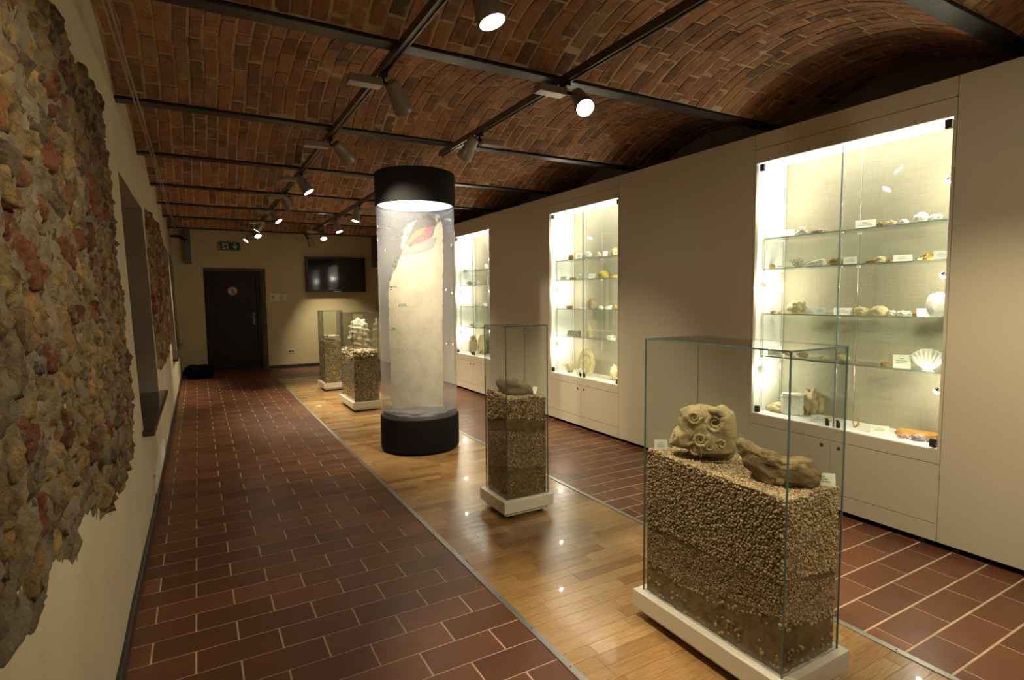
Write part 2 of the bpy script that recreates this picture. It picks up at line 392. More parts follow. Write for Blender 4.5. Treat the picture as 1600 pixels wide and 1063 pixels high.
for i, (a, b) in enumerate(NICHES):
    wn = MB(); ym = (a+b)/2
    wn.box(-.88, -.82, a, a+.06, NZ0, NZ1).box(-.88, -.82, b-.06, b, NZ0, NZ1).box(-.88, -.82, a, b, NZ1-.06, NZ1).box(-.88, -.82, a, b, NZ0, NZ0+.06).box(-.88, -.82, ym-.04, ym+.04, NZ0, NZ1)
    o = wn.build('window_%d' % (i+1), MAT['white'], bevel=.004); tag(o, 'white framed window deep in the left wall niche', kind='structure')
    for c, d in ((a+.06, ym-.04), (ym+.04, b-.06)):
        MB().box(-.855, -.85, c, d, NZ0+.06, NZ1-.06).build('pane', MAT['screen'], o)
def sill(y0, y1, lab, zt=NZ0):
    xw = wx((y0+y1)/2, .6)
    pts = [(-.82, y0+.07), (xw-.004, y0+.07), (xw-.004, y0), (-.262, y0), (-.262, y1), (xw-.004, y1), (xw-.004, y1-.07), (-.82, y1-.07)]
    b = MB(); b.prism(pts, zt-.036, zt+.002, axis='z')
    o = b.build('window_sill', MAT['sill'], bevel=.010, seg=3); tag(o, lab, 'window sill', 'brown window sills')
sill(3.98, 5.75, 'dark brown glossy window sill jutting from the nearest niche in the left wall')
sill(8.73, 10.43, 'dark brown window sill at the second niche, far along the left wall')
sill(10.47, 12.02, 'dark brown window sill nearest the back wall')
b = MB(); yy = [y for y in ys]
for i in range(len(yy)-1):
    v = []
    for y in (yy[i], yy[i+1]):
        x = wx(y, .03); v += [(x-.01, y, 0), (x+.016, y, 0), (x+.016, y, .064), (x+.010, y, .07), (x-.01, y, .07)]
    b.add(v, [(k, k+5, (k+1) % 5+5, (k+1) % 5) for k in range(5)])
o = b.build('baseboard_left', MAT['skirt']); tag(o, 'dark skirting along the left wall', kind='structure')

# rubble patches -------------------------------------------------------------
def clip_half(poly, p, nrm):
    out = []
    for i in range(len(poly)):
        a, c = poly[i], poly[(i+1) % len(poly)]; da = np.dot(a-p, nrm); dc = np.dot(c-p, nrm)
        if da <= 0: out.append(a)
        if da*dc < 0: out.append(a + (c-a)*da/(da-dc))
    return out
def in_poly(pt, P):
    c = False; n_ = len(P)
    for i in range(n_):
        (x1, y1), (x2, y2) = P[i], P[(i+1) % n_]
        if (y1 > pt[1]) != (y2 > pt[1]) and pt[0] < (x2-x1)*(pt[1]-y1)/(y2-y1)+x1: c = not c
    return c
def poly_dist(pt, P):
    p = np.asarray(pt); best = 9
    for i in range(len(P)):
        a = np.array(P[i]); b_ = np.array(P[(i+1) % len(P)]); d = b_-a; t = np.clip(np.dot(p-a, d)/np.dot(d, d), 0, 1); best = min(best, np.linalg.norm(p-a-d*t))
    return best if in_poly(pt, P) else -best
def rubble(P, sy, sz, seed, tintf):
    r = np.random.default_rng(seed); P = [tuple(p) for p in P]
    ymin, ymax = min(p[0] for p in P), max(p[0] for p in P); zmin, zmax = min(p[1] for p in P), max(p[1] for p in P)
    seeds = []; row = 0; z = zmin-.1
    while z < zmax+.1:
        y = ymin-.1 + (row % 2)*sy/2
        while y < ymax+.1: seeds.append((y+r.normal(0, sy*.24), z+r.normal(0, sz*.24))); y += sy*r.uniform(.7, 1.35)
        z += sz; row += 1
    seeds = np.array(seeds); out = []
    for i, s in enumerate(seeds):
        if poly_dist(s, P) < .028: continue
        d = np.linalg.norm(seeds-s, axis=1); nb = [j for j in np.argsort(d)[1:16]]
        poly = [s+np.array(q) for q in ((-.2, -.2), (.2, -.2), (.2, .2), (-.2, .2))]
        for j in nb:
            mvec = seeds[j]-s; poly = clip_half(poly, s+mvec/2, mvec)
            if len(poly) < 3: break
        if len(poly) < 3: continue
        poly = np.array(poly); c = poly.mean(0); N_ = 16
        # resample radially with a ragged outline
        ang = np.linspace(0, 2*PI, N_, endpoint=False) + r.uniform(0, .4); rad = []
        for a in ang:
            dv = np.array([math.cos(a), math.sin(a)]); best = .2
            for k in range(len(poly)):
                p1, p2 = poly[k]-c, poly[(k+1) % len(poly)]-c; e = p2-p1; den = dv[0]*e[1]-dv[1]*e[0]
                if abs(den) < 1e-9: continue
                t = (p1[0]*e[1]-p1[1]*e[0])/den; u_ = (p1[0]*dv[1]-p1[1]*dv[0])/den
                if t > 0 and -.001 <= u_ <= 1.001: best = min(best, t)
            rad.append(best)
        rad = np.array(rad); rad = (rad + np.roll(rad, 1)*.3 + np.roll(rad, -1)*.3)/1.6 * r.uniform(.80, .98)*(1+r.normal(0, .075, N_)); 
        h = r.uniform(.006, .026); tilt = r.normal(0, .12, 2)
        v = []
        for sc_, hh in ((1.0, -.012), (.95, .45), (.78, .9), (.5, 1.0), (.25, 1.0)):
            for a, q in zip(ang, rad):
                off = np.array([math.cos(a), math.sin(a)])*q*sc_; y_, z_ = c+off
                up = -.012 if hh < 0 else h*hh + .020*noise.noise(Vector((y_*24, z_*24, seed))) + .012*noise.noise(Vector((y_*62, z_*62, seed))) + (off@tilt)*.3
                v.append((wx(y_, z_)+up, y_, z_))
        v.append((wx(*c)+h*(1+.5*noise.noise(Vector((c[0]*28, c[1]*28, 1)))), c[0], c[1]))
        f = [(k*N_+i_, k*N_+(i_+1) % N_, (k+1)*N_+(i_+1) % N_, (k+1)*N_+i_) for k in range(4) for i_ in range(N_)] + [(4*N_+i_, 4*N_+(i_+1) % N_, 5*N_) for i_ in range(N_)]
        out.append((v, f, tintf(c, r), (wx(*c), c[0], c[1]), PI*rad.mean()**2, (1, 0, 0)))
    # rough mortar bed
    st = .015; yy = np.arange(ymin-.02, ymax+.02, st); zz = np.arange(zmin-.02, zmax+.02, st); V = []; F = []; nzz = len(zz)
    for y in yy:
        for z in zz:
            d = poly_dist((y, z), P); e = min(1, max(-1, d/.03 + .6*noise.noise(Vector((y*14, z*14, 5)))))
            V.append((wx(y, z) + (.011 + .020*noise.noise(Vector((y*15, z*15, 2))) + .018*noise.noise(Vector((y*38, z*38, 4))))*max(e, 0) + (.01*e if e < 0 else 0) - .003, y, z))
    for i in range(len(yy)-1):
        for k in range(nzz-1):
            if any(poly_dist_c(P, yy[i+a], zz[k+b_]) > -.02 for a in (0, 1) for b_ in (0, 1)): F.append((i*nzz+k, i*nzz+k+1, (i+1)*nzz+k+1, (i+1)*nzz+k))
    mesh_obj('rubble_bed', V, F, MAT['rmortar'], wl, smooth=True)
    return out
_pc = {}
def poly_dist_c(P, y, z):
    k = (id(P), round(float(y), 4), round(float(z), 4))
    if k not in _pc: _pc[k] = poly_dist((y, z), P)
    return _pc[k]
P1 = [(.9, .80), (1.33, .745), (1.5, .70), (1.66, .78), (1.9, .66), (1.98, .74), (2.12, .74), (2.3, .64), (2.54, .61), (2.7, .65), (3.0, .58), (3.2, .60), (3.46, .68), (3.52, .9), (3.55, 1.1), (3.6, 1.4), (3.5, 1.65), (3.56, 1.95), (3.5, 2.27), (3.38, 2.42), (3.0, 2.38), (2.75, 2.28), (2.6, 2.31), (2.42, 2.38), (2.2, 2.33), (1.9, 2.4), (1.5, 2.3), (.9, 2.35)]
P2 = [(5.74, .80), (6.3, .75), (6.85, .73), (7.4, .78), (8.0, .84), (8.5, .98), (8.6, 1.2), (8.52, 1.5), (8.6, 1.75), (8.44, 2.05), (8.2, 2.28), (7.9, 2.33), (7.3, 2.22), (6.8, 2.3), (6.3, 2.25), (5.95, 2.22), (5.8, 2.0), (5.72, 1.5), (5.76, 1.1)]
def tint1(c, r):
    # lower courses sandy limestone, upper courses mixed with brick rubble
    red = .12 if c[1] < 1.35 else .38
    return r.uniform(.78, 1) if r.random() < red else r.uniform(0, .72)
def tint2(c, r): return r.uniform(.74, 1) if r.random() < .62*(c[1]-.4) else r.uniform(.2, .6)
st1 = rubble(P1, .125, .088, 3, tint1) + rubble(P2, .13, .10, 8, tint2)
place_pieces('stone', st1, MAT['rubble'], wl, 'stones_beyond', smooth=True)

# ------------------------------------------------------------------ other walls
bw = MB(); Y = 12.15
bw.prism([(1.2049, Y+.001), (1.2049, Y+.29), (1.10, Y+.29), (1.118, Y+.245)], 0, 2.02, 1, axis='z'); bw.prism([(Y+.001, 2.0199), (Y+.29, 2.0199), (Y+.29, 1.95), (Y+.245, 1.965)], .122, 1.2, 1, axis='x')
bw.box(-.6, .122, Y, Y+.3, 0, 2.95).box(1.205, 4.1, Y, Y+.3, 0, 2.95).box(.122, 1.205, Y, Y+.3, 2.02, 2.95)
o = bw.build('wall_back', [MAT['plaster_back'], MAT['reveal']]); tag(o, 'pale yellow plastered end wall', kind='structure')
o = MB().box(4.05, 4.15, -1.6, 12.4, 0, 2.95).build('wall_right', MAT['plaster_grey']); tag(o, 'grey plaster wall behind the display panelling', kind='structure')
o = MB().box(-.6, 4.15, -1.72, -1.6, 0, 2.95).build('wall_rear', MAT['plaster_back']); tag(o, 'wall behind the viewer', kind='structure')
o = MB().box(1.207, 3.46, Y-.018, Y, 0, .06).box(-.3, .122, Y-.018, Y, 0, .06).build('baseboard_back', MAT['skirt'], bevel=.003); tag(o, 'dark skirting along the end wall', kind='structure')
# door
dr = MB(); D = 12.40
dr.box(.122, .19, D-.03, D+.05, 0, 1.96).box(1.045, 1.112, D-.03, D+.05, 0, 1.96).box(.19, 1.045, D-.03, D+.05, 1.90, 1.96)
door = dr.build('door_1', MAT['door'], bevel=.006); tag(door, 'dark brown wooden door in the end wall', kind='structure')
lf = MB(); lf.box(.193, 1.042, D, D+.045, .005, 1.897)
leaf = lf.build('door_leaf', MAT['door'], door, bevel=.004)
fr = MB()
for (x0, x1, z0, z1) in ((.193, .31, .01, 1.89), (.925, 1.042, .01, 1.89), (.31, .925, 1.77, 1.89), (.31, .925, .01, .2)): fr.box(x0, x1, D-.010, D, z0, z1)
fr.build('door_moulding', MAT['door'], leaf, bevel=.003)
hp = MB(); hp.box(.975, 1.005, D-.016, D-.010, .90, 1.14); hp.tube((.99, D-.015, 1.06), (.99, D-.06, 1.06), .008); hp.tube((.995, D-.055, 1.06), (.89, D-.055, 1.055), .007)
hp.build('door_handle', MAT['steelbrushed'], leaf, bevel=.001); 
# no-entry pictogram on the door
sg = empty('prohibition_sign', (.61, D-.012, 1.575), 'small round red ringed no entry pictogram on the dark door', 'sign')
b = MB(); cx_, cz_ = .62, 1.575
b.tube((cx_, D-.011, cz_), (cx_, D-.014, cz_), .082, n=32); b.build('disc', MAT['signwhite'], sg)
b = MB(); N_ = 40
for i in range(N_):
    a0, a1 = 2*PI*i/N_, 2*PI*(i+1)/N_
    v = [(cx_+r*math.cos(a), y_, cz_+r*math.sin(a)) for a in (a0, a1) for r in (.074, .098) for y_ in (D-.017, D-.011)]
    b.add(v, [(0, 1, 3, 2), (4, 6, 7, 5), (0, 4, 5, 1), (2, 3, 7, 6), (0, 2, 6, 4), (1, 5, 7, 3)])
b.prism([(cx_-.062, cz_+.05), (cx_-.05, cz_+.062), (cx_+.062, cz_-.05), (cx_+.05, cz_-.062)], D-.0175, D-.0145)
b.build('ring', MAT['signred'], sg)
b = MB(); b.tube((cx_, D-.0142, cz_+.045), (cx_, D-.0165, cz_+.045), .012, n=14)
for q in ([(-.012, .03), (.014, .03), (.012, -.012), (-.010, -.012)], [(-.010, -.012), (.003, -.012), (-.022, -.06), (-.034, -.055)], [(.0, -.012), (.012, -.012), (.034, -.052), (.022, -.06)], [(-.012, .03), (-.034, -.002), (-.026, -.008), (-.008, .016)], [(.014, .03), (.034, .004), (.028, -.004), (.010, .016)]):
    b.prism([(cx_+a, cz_+c) for a, c in q], D-.0165, D-.0142)
b.build('pictogram', MAT['black'], sg)

# ------------------------------------------------------------------ beams and brick vaults
BE = [-1.62, -.2, 1.26, 2.72, 4.22, 5.64, 7.08, 8.38, 9.65, 11.08]; ZB = 2.62
ordn = ['behind the viewer', 'just over the viewer', 'nearest in view, at the top right corner', 'second in view, over the nearest glass case', 'third in view, before the black column', 'fourth in view, just past the black column', 'fifth in view', 'sixth in view', 'seventh in view', 'last one, just before the end wall']
for i, y in enumerate(BE[1:], 1):
    t = empty('steel_beam', (1.8, y, ZB), 'dark painted steel ceiling beam, %s' % ordn[i], 'beam', 'steel beams between the brick vaults')
    MB().box(-.5, 4.05, y-.047, y+.047, ZB, ZB+.014).build('bottom_flange', MAT['steel'], t, bevel=.003)
    MB().box(-.5, 4.05, y-.005, y+.005, ZB+.014, ZB+.18).build('web', MAT['steel'], t)
ceil_v = MB(); pcs = []; RISE = .205
edges = [(BE[i]+.044, BE[i+1]-.044) for i in range(len(BE)-1)] + [(BE[-1]+.044, 12.15+.25)]
for si, (a, b_) in enumerate(edges):
    half = (b_-a)/2; yc = (a+b_)/2; rise = RISE * (half/.69)**.6; R_ = (half**2+rise**2)/(2*rise); zc = ZB+.02+rise-R_; th = math.asin(half/R_)
    zoff = .0 if si < len(edges)-1 else .02
    NS = 22; xs = np.arange(-.55, 4.11, .11); V = []
    for x in xs:
        for k in range(NS+1):
            t = -th+2*th*k/NS; rr = R_ + .001 + .003*noise.noise(Vector((x*5, t*8+si*3, 1)))
            V.append((x, yc+rr*math.sin(t), zc+zoff+rr*math.cos(t)))
    ceil_v.add(V, [(i*(NS+1)+k, i*(NS+1)+k+1, (i+1)*(NS+1)+k+1, (i+1)*(NS+1)+k) for i in range(len(xs)-1) for k in range(NS)])
    x = -.46; arc = 2*th*R_
    while x < 4.04:
        wdt = rng.uniform(.060, .076); s = rng.choice([-.25, -.13, -.02]) + rng.uniform(-.02, .02); wob = rng.uniform(-.002, .002)
        while s < arc:
            L_ = rng.choice([.25, .25, .25, .125, .19]) + rng.uniform(-.012, .012)
            s0, s1 = max(s, .006), min(s+L_, arc-.006); s += L_ + rng.uniform(.009, .018)
            if s1-s0 < .03: continue
            pr = rng.uniform(.0005, .0055); ins = .004; v = []; tt = [s0/R_-th, (s0+s1)/2/R_-th, s1/R_-th]; di = ins/R_
            x0, x1 = x, x+wdt
            def ring(rad, e, j):
                o_ = []
                for xq, seq in ((x0+e, (0, 1, 2)), (x1-e, (2, 1, 0))):
                    for q in seq:
                        t = tt[q] + (e/R_ if q == 0 else (-e/R_ if q == 2 else 0)); r2 = rad + rng.uniform(-j, j); jx = rng.uniform(-.0022, .0022)
                        o_.append((xq+jx+wob+.011*noise.noise(Vector((xq*3.1, (yc+R_*t)*2.6, 1))), yc+r2*math.sin(t), zc+zoff+r2*math.cos(t)))
                return o_
            v = ring(R_+.006, 0, 0) + ring(R_-pr+.002, .0, .001) + ring(R_-pr, .0045, .0022)
            f = [(12, 13, 16, 17), (13, 14, 15, 16)] + [(k*6+i, k*6+(i+1) % 6, (k+1)*6+(i+1) % 6, (k+1)*6+i) for k in (0, 1) for i in range(6)]
            t = tt[1]; c = (x+wdt/2, yc+R_*math.sin(t), zc+R_*math.cos(t))
            pcs.append((v, f, rng.random(), c, wdt*(s1-s0), (0, -math.sin(t), -math.cos(t))))
        x += wdt + rng.uniform(.009, .016)
ceil = ceil_v.build('ceiling', MAT['mortar'], smooth=False); tag(ceil, 'shallow brick vaults spanning between steel beams', kind='structure')
pcs = [p for p in pcs if p[3][0] > -.42]
place_pieces('brick', pcs, MAT['brick'], ceil, 'bricks_beyond')

# ------------------------------------------------------------------ display wall
XP = 3.46; ZT = 2.514; ZBm = .04
def panel(y0, y1, lab):
    t = empty('wall_panel', (XP, (y0+y1)/2, ZBm), lab, 'panel', 'plain panels of the display wall')
    MB().box(XP, XP+.022, y0+.0015, y1-.0015, ZBm, ZT).build('board', MAT['panel'], t, bevel=.0012)
    for y in (y0+.08, y1-.08): MB().tube((3.505, y, 0), (3.505, y, ZBm+.005), .018, n=16).build('foot', MAT['steel'], t)
    MB().box(XP+.022, XP+.05, y0+.02, y1-.02, ZBm, ZT-.01).build('batten', MAT['blackfelt'], t)
panel(-1.6, .2, 'plain beige wall panel beside the viewer, out of view to the right')
panel(.2, 1.427, 'plain beige wall panel nearest the viewer at the right edge of the photo')
panel(2.626, 4.07, 'wide plain beige wall panel between the near and middle showcases')
panel(5.27, 6.714, 'wide plain beige wall panel between the middle and far showcases')
panel(7.914, 12.14, 'plain beige wall panel beyond the far showcase, behind the black column')

def halogen(parent, x, y, z, dx, dy):
    b = MB(); b.tube((x, y, z+.018), (x, y, z+.03), .004); b.tube((x, y, z+.02), (x+dx*.012, y+dy*.012, z+.006), .006, .019, 16, caps=False)
    o = b.build('lamp_holder', MAT['chrome'], parent)
    bm = bmesh.new(); bmesh.ops.create_uvsphere(bm, u_segments=16, v_segments=10, radius=.017); me = bpy.data.meshes.new('bulb'); bm.to_mesh(me); bm.free()
    me.materials.append(MAT['lampglow']); s = bpy.data.objects.new('bulb', me); COL.objects.link(s); s.parent = o
    s.location = Vector((x+dx*.014, y+dy*.014, z)) - world_loc(o)
    l = bpy.data.lights.new('bulb_light', 'POINT'); l.energy = HALO_W; l.color = (1, .89, .70); l.shadow_soft_size = .014
    lo = bpy.data.objects.new('bulb_light', l); COL.objects.link(lo); lo.location = (x+dx*.035, y+dy*.035, z); 
HALO_W = 5.0
SHZ = [1.80, 1.585, 1.265, .96]
def showcase(y0, y1, lab, lamps):
    T = empty('showcase_cabinet', (XP, (y0+y1)/2, ZBm), lab, 'showcase', 'built-in lit showcases')
    g = .0015; w0, w1 = y0+.016, y1-.016; X2 = 3.80
    fr = MB(); fr.box(XP, XP+.022, y0+g, y1-g, 2.317, 2.41).box(XP, XP+.022, y0+g, w0, .472, 2.317).box(XP, XP+.022, w1, y1-g, .472, 2.317).box(XP, XP+.022, w0, w1, .472, .547)
    fr.build('front_frame', MAT['panel'], T, bevel=.001)
    MB().box(XP, XP+.022, y0+g, y1-g, 2.413, ZT).build('fascia', MAT['panel'], T, bevel=.001)
    MB().box(XP, XP+.022, y0+g, y1-g, ZBm, .1365).build('plinth', MAT['panel'], T, bevel=.001)
    ym = (y0+y1)/2
    for a, b_, ky in ((y0+g, ym-.0015, ym-.055), (ym+.0015, y1-g, ym+.055)):
        d = MB().box(XP, XP+.02, a, b_, .1395, .469).build('door', MAT['panel'], T, bevel=.001)
        MB().tube((XP-.002, ky, .43), (XP+.004, ky, .43), .012, n=20).build('lock', MAT['steel'], d)
    MB().box(XP+.03, XP+.06, y0+.01, y1-.01, ZBm, .5).build('carcass', MAT['blackfelt'], T)
    for y in (y0+.08, y1-.08): MB().tube((3.505, y, 0), (3.505, y, ZBm+.005), .018, n=16).build('foot', MAT['steel'], T)
    MB().box(XP+.022, X2, y0+.004, w0, .50, 2.40).build('side_wall', MAT['whitein'], T)
    MB().box(XP+.022, X2, w1, y1-.004, .50, 2.40).build('side_wall', MAT['whitein'], T)
    MB().box(XP+.022, X2, w0, w1, .50, .547).build('display_base', MAT['whitein'], T)
    MB().box(X2, X2+.02, y0, y1, .50, 2.40).build('fabric_back', MAT['linen'], T)
    MB().box(XP+.022, X2, w0, w1, 2.35, 2.40).build('top_board', MAT['whitein'], T)
    MB().box(XP+.034, X2-.02, w0+.03, w1-.03, 2.335, 2.349).build('light_diffuser', MAT['caseglow'], T)
    for z in SHZ:
        s = MB().box(3.552, 3.765, w0+.006, w1-.006, z-.008, z).build('glass_shelf', MAT['shelfglass'], T)
        MB().box(3.5505, 3.5525, w0+.006, w1-.006, z-.008, z).build('front_edge', MAT['edgelight'], s)
        cl = MB()
        for yy in (w0+.012, ym+.03, w1-.012):
            for xx in (3.556, 3.76): cl.box(xx-.008, xx+.008, yy-.011, yy+.011, z-.017, z-.0085)
        c = cl.build('clips', MAT['white'], s); c['kind'] = 'stuff'
    for xx in (3.556, 3.765):
        for yy in (w0+.012, ym+.03, w1-.012): MB().tube((xx, yy, .547), (xx, yy, 2.335), .0022, n=8).build('rod', MAT['chrome'], T)
    gx = 3.487
    for a, b_, hy, sg_ in ((w0+.003, ym-.0015, ym-.035, 1), (ym+.0015, w1-.003, ym+.035, -1)):
        p = MB().box(gx, gx+.006, a, b_, .551, 2.312).build('glass_door', MAT['glass'], T)
        e = a if sg_ < 0 else b_
        MB().box(gx-.0005, gx+.0065, e-.0018, e+.0018, .551, 2.312).build('polished_edge', MAT['edgelight'], p)
        h = MB(); h.box(gx-.010, gx, hy-.011, hy+.011, .556, .592); h.box(gx-.022, gx-.010, hy-.009, hy-.004, .575, .605); h.box(gx-.022, gx-.010, hy-.009, hy+.009, .598, .605)
        h.build('handle', MAT['black'], p, bevel=.001)
        hy2 = w0+.03 if sg_ > 0 else w1-.03
        for z0 in (.553, 2.262): MB().box(gx-.012, gx+.012, hy2-.016, hy2+.016, z0, z0+.048).build('hinge', MAT['steel'], p, bevel=.003)
    for (yy, zz, dx, dy) in lamps: halogen(T, 3.556, yy, zz, dx, dy)
    # light given by the panel above
    return T
def lampset(y0, y1): return [(y1-.040, 2.03, .3, -1), (y1-.040, 1.455, .3, -1), (y1-.040, .84, .3, -1), (y0+.055, 2.005, .3, 1), (y0+.055, 1.495, .3, 1), (y0+.055, .855, .3, 1)]
sc_a = showcase(1.427, 2.626, 'large brightly lit glass fronted showcase nearest the viewer', lampset(1.427, 2.626))
sc_b = showcase(4.07, 5.27, 'brightly lit glass fronted showcase in the middle of the display wall', lampset(4.07, 5.27))
sc_c = showcase(6.714, 7.914, 'brightly lit glass fronted showcase just right of the black column', lampset(6.714, 7.914))

# ------------------------------------------------------------------ exhibits in the showcases
def ico(sub):
    bm = bmesh.new(); bmesh.ops.create_icosphere(bm, subdivisions=sub, radius=1); v = np.array([q.co[:] for q in bm.verts]); f = [tuple(x.index for x in p.verts) for p in bm.faces]; bm.free(); return v, f
ICO = {k: ico(k) for k in (1, 2, 3, 4, 5, 6)}
def lumpy(dim, seed, amp=.22, freq=1.6, sub=3, box=0., pits=0, flat=.85):
    v, f = ICO[sub]; out = []
    for p in v:
        q = np.array(p)
        if box: q = q / (np.abs(q)**(2+6*box)).sum()**(1/(2+6*box)) * (1 if box else 1)
        n1 = noise.fractal(Vector(p)*freq + Vector((seed*7.3, seed*1.7, 0)), .75, 2, 6)
        r = 1 + amp*n1
        if pits:
            c = noise.noise(Vector(p)*7 + Vector((seed, 0, 0))); r -= pits*max(0, c)*.8
        q = q*r; q[2] = max(q[2], -flat); out.append(q)
    out = np.array(out); out -= (out.max(0)+out.min(0))/2; ext = out.max(0)-out.min(0); out = out/ext*np.array(dim); out[:, 2] -= out[:, 2].min()
    return out, f
def put(name, verts, f, mat, x, y, z, rot, label, cat, group, smooth=True):
    c, s = math.cos(rot), math.sin(rot); v = np.array(verts); v2 = v.copy(); v2[:, 0] = v[:, 0]*c - v[:, 1]*s + x; v2[:, 1] = v[:, 0]*s + v[:, 1]*c + y; v2[:, 2] = v[:, 2] + z
    o = mesh_obj(name, v2, f, mat, smooth=smooth, origin=(x, y, z)); tag(o, label, cat, group); return o
